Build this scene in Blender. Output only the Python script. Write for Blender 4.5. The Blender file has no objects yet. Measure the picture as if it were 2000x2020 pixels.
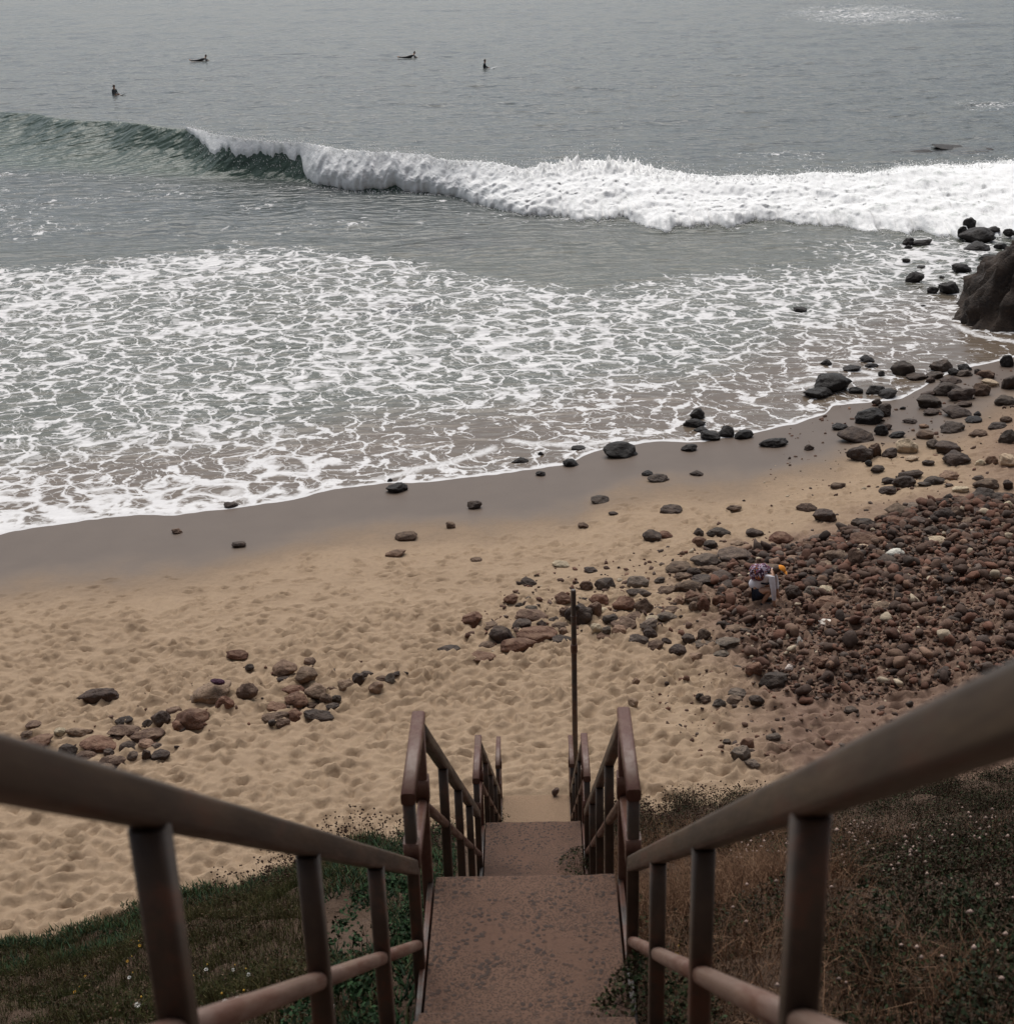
import bpy, bmesh, math, random
import numpy as np
from mathutils import Vector, Matrix

random.seed(7)
rng = np.random.default_rng(11)
SC = bpy.context.scene
COL = SC.collection
rad = math.radians

# ------------------------------------------------------------------ camera
CAM = np.array([0.1062, 0.0, 14.0])
PITCH, YAW, ROLL = rad(22.7), rad(1.2605), rad(-1.76)
FPX, CX, CY = 2857.0, 1000.0, 1010.0            # focal length in photo pixels (2000 x 2020)
FW = np.array([-math.sin(YAW)*math.cos(PITCH), math.cos(YAW)*math.cos(PITCH), -math.sin(PITCH)])
_rt = np.array([math.cos(YAW), math.sin(YAW), 0.0]); _up = np.cross(_rt, FW)
RT = _rt*math.cos(ROLL)+_up*math.sin(ROLL); UP = -_rt*math.sin(ROLL)+_up*math.cos(ROLL)
cd = bpy.data.cameras.new('camera'); cam = bpy.data.objects.new('camera', cd); COL.objects.link(cam)
cd.sensor_fit = 'HORIZONTAL'; cd.sensor_width = 36.0; cd.lens = FPX/2000*36.0
cd.clip_start = 0.05; cd.clip_end = 5500
m4 = Matrix.Identity(4)
for i in range(3):
    m4[i][0] = RT[i]; m4[i][1] = UP[i]; m4[i][2] = -FW[i]; m4[i][3] = CAM[i]
cam.matrix_world = m4
SC.camera = cam
cd.dof.use_dof = True; cd.dof.focus_distance = 32.0; cd.dof.aperture_fstop = 5.6

# ------------------------------------------------------------------ world, sun, exposure
SUN_EL, SUN_AZ = rad(60), rad(-8)              # azimuth from +Y (out to sea) towards +X
w = bpy.data.worlds.new('World'); SC.world = w; w.use_nodes = True
wn = w.node_tree; wn.nodes.clear()
sky = wn.nodes.new('ShaderNodeTexSky'); sky.sky_type = 'NISHITA'; sky.sun_disc = False
sky.sun_elevation = SUN_EL; sky.sun_rotation = SUN_AZ
sky.air_density = 1.0; sky.dust_density = 2.0; sky.ozone_density = 1.0
hs = wn.nodes.new('ShaderNodeHueSaturation'); hs.inputs['Saturation'].default_value = 0.42
bg = wn.nodes.new('ShaderNodeBackground'); bg.inputs['Strength'].default_value = 0.062
wo = wn.nodes.new('ShaderNodeOutputWorld')
wn.links.new(sky.outputs[0], hs.inputs['Color']); wn.links.new(hs.outputs[0], bg.inputs['Color'])
wn.links.new(bg.outputs[0], wo.inputs['Surface'])
sl = bpy.data.lights.new('sun', 'SUN'); sun = bpy.data.objects.new('sun', sl); COL.objects.link(sun)
sl.energy = 1.5; sl.angle = rad(60); sl.color = (1.0, 0.955, 0.90)
sdir = Vector((math.sin(SUN_AZ)*math.cos(SUN_EL), math.cos(SUN_AZ)*math.cos(SUN_EL), math.sin(SUN_EL)))
sun.rotation_euler = sdir.to_track_quat('Z', 'Y').to_euler(); sun.location = (0, 0, 60)
SC.view_settings.view_transform = 'Standard'; SC.view_settings.look = 'None'
SC.view_settings.exposure = 0.85; SC.view_settings.gamma = 1.0; SC.view_settings.use_curve_mapping = False
SC.render.engine = 'CYCLES'
SC.cycles.max_bounces = 4; SC.cycles.diffuse_bounces = 2; SC.cycles.glossy_bounces = 2; SC.cycles.transmission_bounces = 1
SC.cycles.caustics_reflective = False; SC.cycles.caustics_refractive = False
SC.render.resolution_x = 1013; SC.render.resolution_y = 1024

# ------------------------------------------------------------------ helpers
def ray(px, py):
    return FW + RT*(px-CX)/FPX - UP*(py-CY)/FPX
def at(px, py, z=0.0):
    d = ray(px, py); t = (z-CAM[2])/d[2]
    return CAM + d*t
def project(P):
    d = np.asarray(P)-CAM; z = d@FW
    return CX+FPX*(d@RT)/z, CY-FPX*(d@UP)/z, z

def _h(ix, iy, s):
    n = (ix.astype(np.int64)*374761393 + iy.astype(np.int64)*668265263 + s*1442695041) & 0x7fffffff
    n = ((n ^ (n >> 13))*1274126177) & 0x7fffffff
    return ((n ^ (n >> 16)) & 0xffff)/65535.0
def vnoise(x, y, s=0):
    x = np.asarray(x, float); y = np.asarray(y, float)
    ix = np.floor(x); iy = np.floor(y); fx = x-ix; fy = y-iy
    fx = fx*fx*fx*(fx*(fx*6-15)+10); fy = fy*fy*fy*(fy*(fy*6-15)+10)
    a = _h(ix, iy, s); b = _h(ix+1, iy, s); c = _h(ix, iy+1, s); d = _h(ix+1, iy+1, s)
    return (a+(b-a)*fx)*(1-fy)+(c+(d-c)*fx)*fy
def fbm(x, y, s=0, o=4):
    v = 0; a = .5; t = 0
    for k in range(o):
        v = v+a*vnoise(x, y, s+k*17); t += a; a *= .5; x = x*2.03+3.1; y = y*2.03+1.7
    return v/t
def sstep(a, b, x):
    t = np.clip((x-a)/(b-a), 0, 1); return t*t*(3-2*t)

def mesh_np(name, V, F, mat=None, smooth=False, attrs=None, col=None):
    V = np.ascontiguousarray(V, np.float32); F = np.ascontiguousarray(F, np.int32); k = F.shape[1]
    me = bpy.data.meshes.new(name); me.vertices.add(len(V)); me.vertices.foreach_set('co', V.ravel())
    me.loops.add(F.size); me.loops.foreach_set('vertex_index', F.ravel())
    me.polygons.add(len(F)); me.polygons.foreach_set('loop_start', np.arange(len(F), dtype=np.int32)*k)
    me.update(calc_edges=True)
    if smooth: me.polygons.foreach_set('use_smooth', np.ones(len(F), bool))
    for n, a in (attrs or {}).items():
        at_ = me.attributes.new(n, 'FLOAT', 'POINT'); at_.data.foreach_set('value', np.ascontiguousarray(a, np.float32).ravel())
    if col is not None:
        c4 = np.ones((len(V), 4), np.float32); c4[:, :3] = col
        at_ = me.attributes.new('Col', 'FLOAT_COLOR', 'POINT'); at_.data.foreach_set('color', c4.ravel())
    if mat: me.materials.append(mat)
    me.validate()
    return me
def link(name, me, parent=None, loc=None):
    o = bpy.data.objects.new(name, me); COL.objects.link(o)
    if parent: o.parent = parent
    if loc is not None: o.location = loc
    return o
def empty(name, loc=(0, 0, 0), rz=0.0):
    o = bpy.data.objects.new(name, None); COL.objects.link(o); o.location = loc; o.rotation_euler = (0, 0, rz)
    o.empty_display_size = .1
    return o
def tag(o, label=None, cat=None, group=None, kind=None):
    if label: o['label'] = label
    if cat: o['category'] = cat
    if group: o['group'] = group
    if kind: o['kind'] = kind
    return o
def grid(xs, ys):
    X, Y = np.meshgrid(xs, ys); nx, ny = len(xs), len(ys)
    i = np.arange(nx*ny).reshape(ny, nx)
    F = np.stack([i[:-1, :-1], i[:-1, 1:], i[1:, 1:], i[1:, :-1]], -1).reshape(-1, 4)
    return X, Y, F
def grow(a, b, d0, k):
    out = [a]; d = d0; s = 1 if b > a else -1
    while (out[-1]-b)*s < 0:
        out.append(out[-1]+s*d); d *= k
    out[-1] = b
    return out[1:]

# node helper
class N:
    def __init__(s, name):
        s.m = bpy.data.materials.new(name); s.m.use_nodes = True; s.t = s.m.node_tree; s.t.nodes.clear()
        s.out = s.t.nodes.new('ShaderNodeOutputMaterial'); s.b = s.t.nodes.new('ShaderNodeBsdfPrincipled')
        s.t.links.new(s.b.outputs[0], s.out.inputs['Surface'])
    def n(s, typ, **k):
        x = s.t.nodes.new(typ)
        for a, v in k.items(): setattr(x, a, v)
        return x
    def put(s, sock, v):
        if isinstance(v, bpy.types.NodeSocket): s.t.links.new(v, sock)
        elif v is not None: sock.default_value = v
    def math(s, op, a, b=None, clamp=False):
        x = s.n('ShaderNodeMath', operation=op, use_clamp=clamp); s.put(x.inputs[0], a)
        if b is not None: s.put(x.inputs[1], b)
        return x.outputs[0]
    def vmath(s, op, a, b=None):
        x = s.n('ShaderNodeVectorMath', operation=op); s.put(x.inputs[0], a)
        if b is not None:
            if op == 'SCALE': s.put(x.inputs['Scale'], b)
            else: s.put(x.inputs[1], b)
        return x.outputs[0]
    def mix(s, f, a, b, blend='MIX'):
        x = s.n('ShaderNodeMix', data_type='RGBA', blend_type=blend); s.put(x.inputs[0], f)
        for i, v in ((6, a), (7, b)):
            if isinstance(v, tuple) and len(v) == 3: v = (*v, 1)
            s.put(x.inputs[i], v)
        return x.outputs[2]
    def mr(s, v, a, b, c=0.0, d=1.0, smooth=True):
        x = s.n('ShaderNodeMapRange', interpolation_type='SMOOTHSTEP' if smooth else 'LINEAR')
        for i, q in enumerate((v, a, b, c, d)): s.put(x.inputs[i], q)
        return x.outputs[0]
    def attr(s, name, out='Fac'):
        return s.n('ShaderNodeAttribute', attribute_name=name).outputs[out]
    def pos(s): return s.n('ShaderNodeNewGeometry').outputs['Position']
    def obj(s): return s.n('ShaderNodeTexCoord').outputs['Object']
    def noise(s, vec, scale, detail=3.0, rough=.55, out=0):
        x = s.n('ShaderNodeTexNoise'); s.put(x.inputs['Vector'], vec); x.inputs['Scale'].default_value = scale
        x.inputs['Detail'].default_value = detail; x.inputs['Roughness'].default_value = rough
        return x.outputs[out]
    def vor(s, vec, scale, feature='DISTANCE_TO_EDGE', rnd=1.0, out='Distance'):
        x = s.n('ShaderNodeTexVoronoi', feature=feature); s.put(x.inputs['Vector'], vec); x.inputs['Scale'].default_value = scale
        x.inputs['Randomness'].default_value = rnd
        return x.outputs[out]
    def map(s, vec, rot=(0, 0, 0), scale=(1, 1, 1), loc=(0, 0, 0)):
        x = s.n('ShaderNodeMapping'); s.put(x.inputs['Vector'], vec); x.inputs['Rotation'].default_value = rot
        x.inputs['Scale'].default_value = scale; x.inputs['Location'].default_value = loc
        return x.outputs[0]
    def bump(s, h, strength=.5, dist=.02, normal=None):
        x = s.n('ShaderNodeBump'); x.inputs['Strength'].default_value = strength; s.put(x.inputs['Distance'], dist)
        s.put(x.inputs['Height'], h)
        if normal: s.put(x.inputs['Normal'], normal)
        return x.outputs[0]
    def fin(s, color=None, rough=None, normal=None, spec=None, **k):
        if isinstance(color, tuple) and len(color) == 3: color = (*color, 1)
        s.put(s.b.inputs['Base Color'], color); s.put(s.b.inputs['Roughness'], rough)
        s.put(s.b.inputs['Normal'], normal); s.put(s.b.inputs['Specular IOR Level'], spec)
        for a, v in k.items(): s.put(s.b.inputs[a], v)
        return s.m

# ------------------------------------------------------------------ terrain functions
WL = [(-260, 1075), (-100, 1062), (0, 1051), (100, 1032), (209, 1016), (330, 1010), (460, 1000), (585, 978), (660, 958), (762, 947), (846, 947),
      (956, 932), (1047, 921), (1110, 912), (1150, 897), (1200, 880), (1290, 868), (1380, 866), (1440, 858), (1500, 845), (1570, 832),
      (1625, 812), (1640, 797), (1700, 789), (1770, 783), (1850, 742), (1920, 718), (2000, 700), (2150, 690)]
_wl = np.array([at(x, y, 0.0)[:2] for x, y in WL])
def yw(x):
    x = np.asarray(x, float)
    v = np.interp(x, _wl[:, 0], _wl[:, 1])
    v = v+np.where(x < _wl[0, 0], (x-_wl[0, 0])*.25, 0)+np.where(x > _wl[-1, 0], (x-_wl[-1, 0])*.15, 0)
    return v+.22*(vnoise(x*1.1, x*0+2.2, 5)-.5)+.08*(vnoise(x*4.1, x*0+7.7, 6)-.5)
def beach(x, y):
    d = yw(x)-y
    return np.where(d > 0, .076*d, np.maximum(.075*d, -6.0))
def shift(x):
    x = np.asarray(x, float)
    return np.where(x < 0, -.10*x+.38*np.maximum(-x-2.4, 0), -.16*x)
SL = np.array([(-60, 62.), (-30, 46.), (-14, 31.), (-6, 19.5), (-2.2, 12.9), (.2, 12.4), (5.2, 8.75), (6.7, 8.45), (11.5, 4.8), (12.9, 4.3), (17.9, 1.55), (18.7, .7), (20.2, -1.0)])  # first rows: unseen slope behind the camera, made steep to darken the foreground
def bluff(x, y):
    s = np.asarray(y, float)+shift(x)
    z = 0
    for k, wt in ((-.8, .25), (0, .5), (.8, .25)): z = z+wt*np.interp(s+k, SL[:, 0], SL[:, 1])
    x = np.asarray(x, float); n = np.minimum(np.abs(x)/1.5, 1)
    z = z-.10+(fbm(x*.8, y*.8, 41, 3)-.5)*.7*n+(fbm(x*3, np.asarray(y)*3, 47, 2)-.5)*.12
    z = np.where(x > 0, z+.25*np.clip((x-.8)/1.5, 0, 1)*np.clip((15-y)/6, 0, 1), z-.25*np.clip((-x-.8)/1.5, 0, 1)*np.clip((15-y)/6, 0, 1))
    return z
def ground(x, y): return np.maximum(beach(x, y), bluff(x, y))
def drop(px, py, fn=beach, lift=0.0):
    """point of the ground seen at a photo pixel"""
    P = at(px, py, 1.0)
    for _ in range(14): P = at(px, py, float(fn(P[0], P[1]))+lift)
    return P
def march(px, py, fn=ground):
    d = ray(px, py); t = np.arange(2.0, 90, .03); P = CAM+d*t[:, None]
    k = np.argmax(P[:, 2] < fn(P[:, 0], P[:, 1])); return P[k]

# ------------------------------------------------------------------ materials
def mat_sand():
    s = N('beach sand'); p = s.pos()
    wet = s.attr('wet'); dirt = s.attr('dirt')
    n1 = s.noise(p, .5, 4); n2 = s.noise(p, 9, 5, .65); n3 = s.noise(p, 160, 2, .7)
    c = s.mix(n1, (.305, .212, .135), (.39, .280, .182))
    c = s.mix(s.mr(n2, .35, .75, 0, .45), c, (.205, .138, .088))
    c = s.mix(s.mr(n3, .3, .7, 0, .35), c, (.40, .305, .215))
    sp = s.vor(p, 38, 'F1'); c = s.mix(s.math('MULTIPLY', s.mr(sp, .10, .04), s.mr(n2, .45, .6, 0, .8)), c, (.12, .075, .05))
    c = s.mix(s.math('MULTIPLY', dirt, s.mr(n2, .2, .5, .45, 1.0)), c, (.185, .118, .085))
    wn_ = s.math('ADD', wet, s.math('MULTIPLY', s.math('SUBTRACT', s.noise(p, .8, 3), .5), .35))
    wf = s.mr(wn_, .2, .85)
    cw = s.mix(s.noise(p, 1.3, 3), (.092, .065, .048), (.116, .084, .063))
    c = s.mix(wf, c, cw)
    h = s.math('ADD', s.math('MULTIPLY', n2, 1.0), s.math('MULTIPLY', n3, .35))
    nb = s.bump(h, .7, s.mr(wf, 0, 1, .035, .003), None)
    return s.fin(c, s.mr(wf, .3, 1, .92, .50), nb, .26)
def mat_bluff():
    s = N('bluff soil'); p = s.pos(); n1 = s.noise(p, 1.2, 4); n2 = s.noise(p, 14, 5, .65)
    c = s.mix(n1, (.062, .040, .028), (.135, .088, .060)); c = s.mix(s.mr(n2, .3, .7, 0, .6), c, (.07, .045, .032))
    return s.fin(c, .95, s.bump(n2, .9, .06), .2)
def mat_sea():
    s = N('sea water'); p = s.pos()
    dens = s.attr('foam'); dw = s.attr('dw'); dl = s.attr('dl'); shal = s.attr('shal'); kelp = s.attr('kelp'); face = s.attr('face')
    w1 = s.vmath('SCALE', s.vmath('SUBTRACT', s.noise(p, .6, 2, .5, 1), (.5, .5, .5)), 2.1)
    w2 = s.vmath('SCALE', s.vmath('SUBTRACT', s.noise(p, 3.4, 2, .6, 1), (.5, .5, .5)), .38)
    q = s.vmath('ADD', s.vmath('ADD', p, w1), w2)
    q = s.vmath('MULTIPLY', s.map(q, rot=(0, 0, rad(-30))), (1.0, .80, 0.0))
    nq = s.noise(p, 2.4, 3, .65); e1 = s.math('ADD', s.vor(q, 1.25), s.math('MULTIPLY', s.math('SUBTRACT', nq, .5), .30)); e2 = s.math('ADD', s.vor(q, 3.1), s.math('MULTIPLY', s.math('SUBTRACT', nq, .5), .22))
    nl = s.noise(p, .22, 2, .6); nm = s.noise(p, 1.3, 2, .6); nf = s.noise(p, 8.0, 3, .7)
    d = s.math('MULTIPLY', dens, s.mr(nl, .3, .7, .45, 1.45, False))
    d = s.math('MULTIPLY', d, s.mr(nm, .3, .7, .3, 1.6, False))
    t1 = s.math('MAXIMUM', s.math('MULTIPLY', s.math('SUBTRACT', d, .12), .19), .0005); t2 = s.math('MAXIMUM', s.math('MULTIPLY', s.math('SUBTRACT', d, .25), .15), .0005)
    f1 = s.mr(e1, t1, s.math('MULTIPLY', t1, .2)); f2 = s.mr(e2, t2, s.math('MULTIPLY', t2, .1)); pres = s.mr(d, .12, .3); f1 = s.math('MULTIPLY', f1, pres); f2 = s.math('MULTIPLY', f2, pres)
    f = s.math('MAXIMUM', f1, s.math('MULTIPLY', f2, .55))
    brk = s.mr(s.math('ADD', nf, s.math('MULTIPLY', d, .16)), .30, .56, .25, 1.0)
    f = s.math('MULTIPLY', f, brk)
    solid = s.mr(s.math('ADD', d, s.math('MULTIPLY', s.math('SUBTRACT', nf, .5), 1.1)), 1.35, 1.9)
    f = s.math('MAXIMUM', f, solid)
    nw = s.noise(p, 2.6, 2)
    thick = s.mr(nw, .3, .7, .20, .42)
    edge = s.mr(s.math('ABSOLUTE', dw), thick, s.math('MULTIPLY', thick, .5))
    line = s.math('MULTIPLY', s.mr(dl, s.math('MULTIPLY', thick, .9), .03), s.mr(nf, .3, .45))
    f = s.math('MAXIMUM', f, s.math('MAXIMUM', edge, s.math('MULTIPLY', line, .9)), True)
    cdeep = s.mix(s.noise(p, .12, 3), (.050, .062, .062), (.070, .082, .080))
    cshal = s.mix(s.noise(p, .5, 3), (.125, .098, .074), (.155, .120, .090))
    cmid = s.mix(s.noise(p, .3, 2), (.078, .086, .070), (.105, .108, .088)); cdeep = s.mix(s.mr(shal, 0.0, .45), cdeep, cmid)
    c = s.mix(s.mr(shal, .5, .95), cdeep, cshal)
    c = s.mix(s.math('MULTIPLY', face, .85), c, (.048, .078, .058))
    c = s.mix(s.math('MULTIPLY', kelp, s.mr(nm, .3, .6)), c, (.022, .020, .022))
    cf = s.mix(nf, (.58, .57, .57), (.78, .77, .76))
    col = s.mix(f, c, cf)
    # ripples: stretched along the swell, finer chop on top
    pr = s.map(p, rot=(0, 0, rad(-14)), scale=(.55, 1.5, 1))
    r1 = s.noise(pr, .55, 2, .6); r2 = s.noise(pr, 2.2, 2, .6); r3 = s.noise(p, 7, 1)
    calm = s.mr(shal, .3, 1.0, 1.0, .25)
    hh = s.math('ADD', s.math('MULTIPLY', r1, .42), s.math('ADD', s.math('MULTIPLY', r2, .10), s.math('MULTIPLY', r3, .010)))
    hh = s.math('MULTIPLY', hh, calm)
    nb = s.bump(hh, 1.0, 1.0)
    return s.fin(col, s.mr(f, 0, 1, .16, .85), nb, .36, IOR=1.33)
def mat_whitewater():
    s = N('white water'); p = s.pos(); thin = s.attr('thin')
    n = s.noise(p, 1.5, 5, .65); n2 = s.noise(p, 7, 4, .7)
    k = s.math('MULTIPLY', s.mr(n, .52, .72), thin)
    c = s.mix(k, (.88, .88, .87), (.46, .49, .46)); c = s.mix(s.mr(n2, .3, .8, 0, .25), c, (.70, .71, .71))
    return s.fin(c, .9, s.bump(s.math('ADD', s.math('MULTIPLY', n, 1.0), s.math('MULTIPLY', n2, .35)), .7, .12), .2)
def mat_rock():
    s = N('beach rock'); oi = s.n('ShaderNodeObjectInfo'); p = s.pos(); lc = s.obj()
    n1 = s.noise(p, 5, 5, .65); n2 = s.noise(p, 26, 5, .7); up = s.n('ShaderNodeSeparateXYZ')
    s.put(up.inputs[0], s.n('ShaderNodeNewGeometry').outputs['Normal'])
    c = s.mix(s.mr(n1, .3, .7), s.vmath('SCALE', oi.outputs['Color'], .62), s.vmath('SCALE', oi.outputs['Color'], 1.25))
    c = s.mix(s.mr(n2, .5, .75, 0, .45), c, s.vmath('ADD', s.vmath('SCALE', oi.outputs['Color'], 1.2), (.06, .045, .035)))
    dust = s.math('MULTIPLY', s.mr(s.math('ADD', up.outputs[2], s.math('MULTIPLY', s.math('SUBTRACT', n1, .5), 1.2)), .75, 1.15), oi.outputs['Alpha'])
    c = s.mix(s.math('MULTIPLY', dust, .5), c, (.30, .22, .15))
    v = s.mr(s.vor(s.vmath('ADD', p, s.vmath('SCALE', s.noise(p, 4, 3, .6, 1), .25)), 4.5), .0, .05, 0, 1)
    h = s.math('ADD', s.math('ADD', s.math('MULTIPLY', n1, 1.0), s.math('MULTIPLY', n2, .3)), s.math('MULTIPLY', v, .06))
    return s.fin(c, s.mr(oi.outputs['Alpha'], 0, .5, .55, .9), s.bump(h, 1.0, .11), .28)
def mat_vcol(name, rough=.8, spec=.2, bump=0.0, scale=20):
    s = N(name); p = s.pos(); n = s.noise(p, scale, 4, .6)
    c = s.mix(s.mr(n, .3, .7, 0, .45), s.attr('Col', 'Color'), s.vmath('SCALE', s.attr('Col', 'Color'), .5))
    return s.fin(c, rough, s.bump(n, .6, bump) if bump else None, spec)
def mat_outcrop():
    s = N('outcrop rock'); p = s.pos(); n1 = s.noise(p, 1.4, 5, .65); n2 = s.noise(p, 9, 5, .7)
    c = s.mix(s.mr(n1, .3, .7), (.020, .016, .014), (.055, .038, .028)); c = s.mix(s.mr(n2, .45, .75, 0, .7), c, (.085, .058, .04))
    return s.fin(c, .8, s.bump(s.math('ADD', n1, s.math('MULTIPLY', n2, .4)), 1.0, .18), .4)
def mat_rail(name, c1, c2, rust, amt):
    s = N(name); p = s.pos(); n1 = s.noise(s.map(s.map(p, rot=(rad(38), 0, 0)), scale=(1, .3, 1)), 5, 4, .6); pa = s.map(s.map(p, rot=(rad(38), 0, 0)), scale=(1, .08, 1)); n2 = s.noise(pa, 26, 4, .7); n3 = s.noise(pa, 120, 2)
    c = s.mix(s.mr(n1, .3, .7), c1, c2)
    c = s.mix(s.mr(n2, .5, .8, 0, .22), c, (.032, .02, .014))
    c = s.mix(s.math('MULTIPLY', s.mr(s.math('ADD', n1, s.math('MULTIPLY', n2, .5)), .82-amt*.35, 1.02-amt*.3), .9), c, rust)
    r = s.mr(n2, .3, .7, .34, .58)
    return s.fin(c, r, s.bump(s.math('ADD', n2, s.math('MULTIPLY', n3, .4)), .2, .002), .4)
def mat_aggregate(name, sandy=0.0):
    s = N(name); p = s.pos(); n1 = s.noise(p, 2.2, 4); n2 = s.noise(p, 45, 4, .7); n3 = s.noise(p, 6, 3)
    c = s.mix(n1, (.105, .058, .040), (.165, .098, .068)); c = s.mix(s.mr(n2, .35, .75, 0, .4), c, (.075, .042, .03))
    v1 = s.vor(s.vmath('ADD', p, s.vmath('SCALE', s.noise(p, 30, 2, .5, 1), .02)), 30, 'F1')
    g1 = s.math('MULTIPLY', s.mr(v1, .44, .32), s.mr(n3, .40, .56))
    v2 = s.vor(p, 80, 'F1'); g2 = s.math('MULTIPLY', s.mr(v2, .46, .30), s.mr(n1, .30, .5))
    g = s.math('MAXIMUM', g1, s.math('MULTIPLY', g2, .7))
    c = s.mix(s.math('MULTIPLY', g, .85*(1-sandy)), c, s.mix(s.noise(p, 25, 1), (.026, .019, .017), (.060, .046, .040)))
    st = s.noise(p, 1.1, 4, .6); c = s.mix(s.mr(st, .5, .7, 0, .6), c, (.055, .033, .025))
    if sandy: c = s.mix(sandy, c, (.30, .205, .13))
    return s.fin(c, .9, s.bump(s.math('ADD', s.math('MULTIPLY', g, .8), s.math('MULTIPLY', n2, .4)), .7, .012), .25)
def mat_plain(name, col, rough=.7, spec=.3, scale=30, var=.35, bump=.004):
    s = N(name); p = s.obj(); n = s.noise(p, scale, 4, .6)
    c = s.mix(s.mr(n, .3, .7), tuple(q*(1-var) for q in col), tuple(min(1, q*(1+var*.6)) for q in col))
    return s.fin(c, rough, s.bump(n, .5, bump), spec)

M_SAND, M_BLUFF, M_SEA, M_WHITE, M_ROCK, M_OUT = mat_sand(), mat_bluff(), mat_sea(), mat_whitewater(), mat_rock(), mat_outcrop()
M_RAIL = mat_rail('weathered brown rail', (.036, .024, .017), (.064, .044, .031), (.10, .045, .027), .15)
M_RUST = mat_rail('rusted red-brown rail', (.10, .052, .035), (.15, .085, .058), (.085, .032, .022), .55)
M_BRIGHT = mat_rail('pinkish mid rail with painted sheen', (.17, .105, .078), (.25, .165, .128), (.13, .055, .035), .35)  # pinkish metal, base colour lightened to carry the sheen along its top
M_STEEL = mat_rail('dark stringer steel', (.025, .018, .015), (.05, .034, .026), (.09, .035, .02), .4)
M_AGG, M_AGGS = mat_aggregate('pebbled concrete'), mat_aggregate('sand covered concrete', .75)

# ------------------------------------------------------------------ beach
GX = sorted(set([round(v, 4) for v in list(np.arange(-14, 18.001, .06))+grow(-14, -400, .15, 1.22)+grow(18, 400, .15, 1.22)]))
GY = sorted(set([round(v, 4) for v in list(np.arange(13, 30, .05))+list(np.arange(30, 52, .075))+grow(13, -5, .2, 1.3)+grow(52, 140, .2, 1.25)]))
GX, GY = np.array(GX), np.array(GY)
X, Y, F = grid(GX, GY); Z = beach(X, Y); D = yw(X)-Y
mask = sstep(2.6, 7.0, D+.8*(fbm(X*.3, Y*.3, 3, 2)-.5)*4)          # relief fades out on the wave-smoothed wet sand
Z = Z+(fbm(X*.5, Y*.5, 21, 3)-.5)*.16*mask+(fbm(X*2.2, Y*2.2, 22, 4)-.5)*.10*mask*sstep(2, 10, D)
def stamp(n, ylo, yhi, rlo, rhi, dlo, dhi, keep):
    global Z
    for _ in range(n):
        cx = rng.uniform(-14, 17.5); cy = rng.uniform(ylo, yhi)
        if rng.random() > keep(cx, cy): continue
        r = rng.uniform(rlo, rhi); dep = rng.uniform(dlo, dhi); a = rng.normal(.25, .7); el = rng.uniform(1.2, 2.6)
        i0, i1 = np.searchsorted(GX, [cx-3*r, cx+3*r]); j0, j1 = np.searchsorted(GY, [cy-3*r, cy+3*r])
        xx = X[j0:j1, i0:i1]-cx; yy = Y[j0:j1, i0:i1]-cy
        u = (xx*math.cos(a)+yy*math.sin(a))/(r*el); v = (-xx*math.sin(a)+yy*math.cos(a))/r; q = u*u+v*v
        Z[j0:j1, i0:i1] += -dep*np.exp(-q*1.6)+dep*.6*np.exp(-(np.sqrt(q)-1.35)**2*5)
def kp(cx, cy):
    d = float(yw(cx))-cy
    return float(sstep(4.2, 7.5, d))*(.35+.65*float(sstep(8, 14, d)))
stamp(21000, 13, 27, .045, .115, .016, .05, kp)
stamp(14000, 22, 41, .035, .085, .025, .065, lambda a, b: kp(a, b)*1.2)
COBBLE = [(1405, 1140), (1480, 1085), (1560, 1080), (1700, 1040), (1790, 1000), (1900, 985), (2060, 985), (2060, 1330), (1900, 1340), (1740, 1380),
          (1600, 1395), (1520, 1370), (1490, 1330), (1470, 1300), (1440, 1265), (1420, 1220)]
_cb = np.array([drop(*p)[:2] for p in COBBLE])
def inside(poly, x, y):
    c = np.zeros(np.shape(x), bool); n = len(poly)
    for i in range(n):
        x0, y0 = poly[i]; x1, y1 = poly[(i+1) % n]
        c ^= ((y0 > y) != (y1 > y)) & (x < (x1-x0)*(y-y0)/(y1-y0+1e-12)+x0)
    return c
def pdist(poly, x, y, closed=True):
    best = np.full(np.shape(x), 1e9); n = len(poly)
    for i in range(n if closed else n-1):
        a = poly[i]; b = poly[(i+1) % n]; ab = b-a
        t = np.clip(((x-a[0])*ab[0]+(y-a[1])*ab[1])/(ab@ab+1e-12), 0, 1)
        best = np.minimum(best, np.hypot(x-a[0]-t*ab[0], y-a[1]-t*ab[1]))
    return best
cbd = pdist(_cb, X, Y)*np.where(inside(_cb, X, Y), -1, 1)
dirt = 1-sstep(-.5, 1.5, cbd+1.2*(fbm(X*1.2, Y*1.2, 33, 3)-.5))
dirt = np.maximum(dirt, sstep(8.5, 11, X+.6*(26-Y)*.3)*sstep(3, 8, D)*.8)
dirt = np.maximum(dirt, sstep(2.6, 4.6, X+.8*(fbm(X*.9, Y*.9, 35, 3)-.5))*(1-sstep(22.0, 26.0, Y)))
Z += np.where(cbd < 0, np.minimum(-cbd, 1.2)*.10, 0)
wet = 1-sstep(.8, 8.8, D+1.5*(fbm(X*.25, Y*.25, 9, 2)-.5))
pad = np.maximum(np.maximum(np.abs(X)-.50, 0), np.maximum(np.maximum(17.5-Y, Y-18.88), 0)); Z = np.where(pad < .8, np.minimum(Z, 1.325+.10*fbm(X*5, Y*5, 77, 2)*sstep(0, .3, pad)+.35*pad), Z)
SAND_Z = Z
me = mesh_np('beach', np.stack([X, Y, Z], -1).reshape(-1, 3), F, M_SAND, True, dict(wet=wet, dirt=dirt))
tag(link('beach', me), kind='structure')
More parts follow.
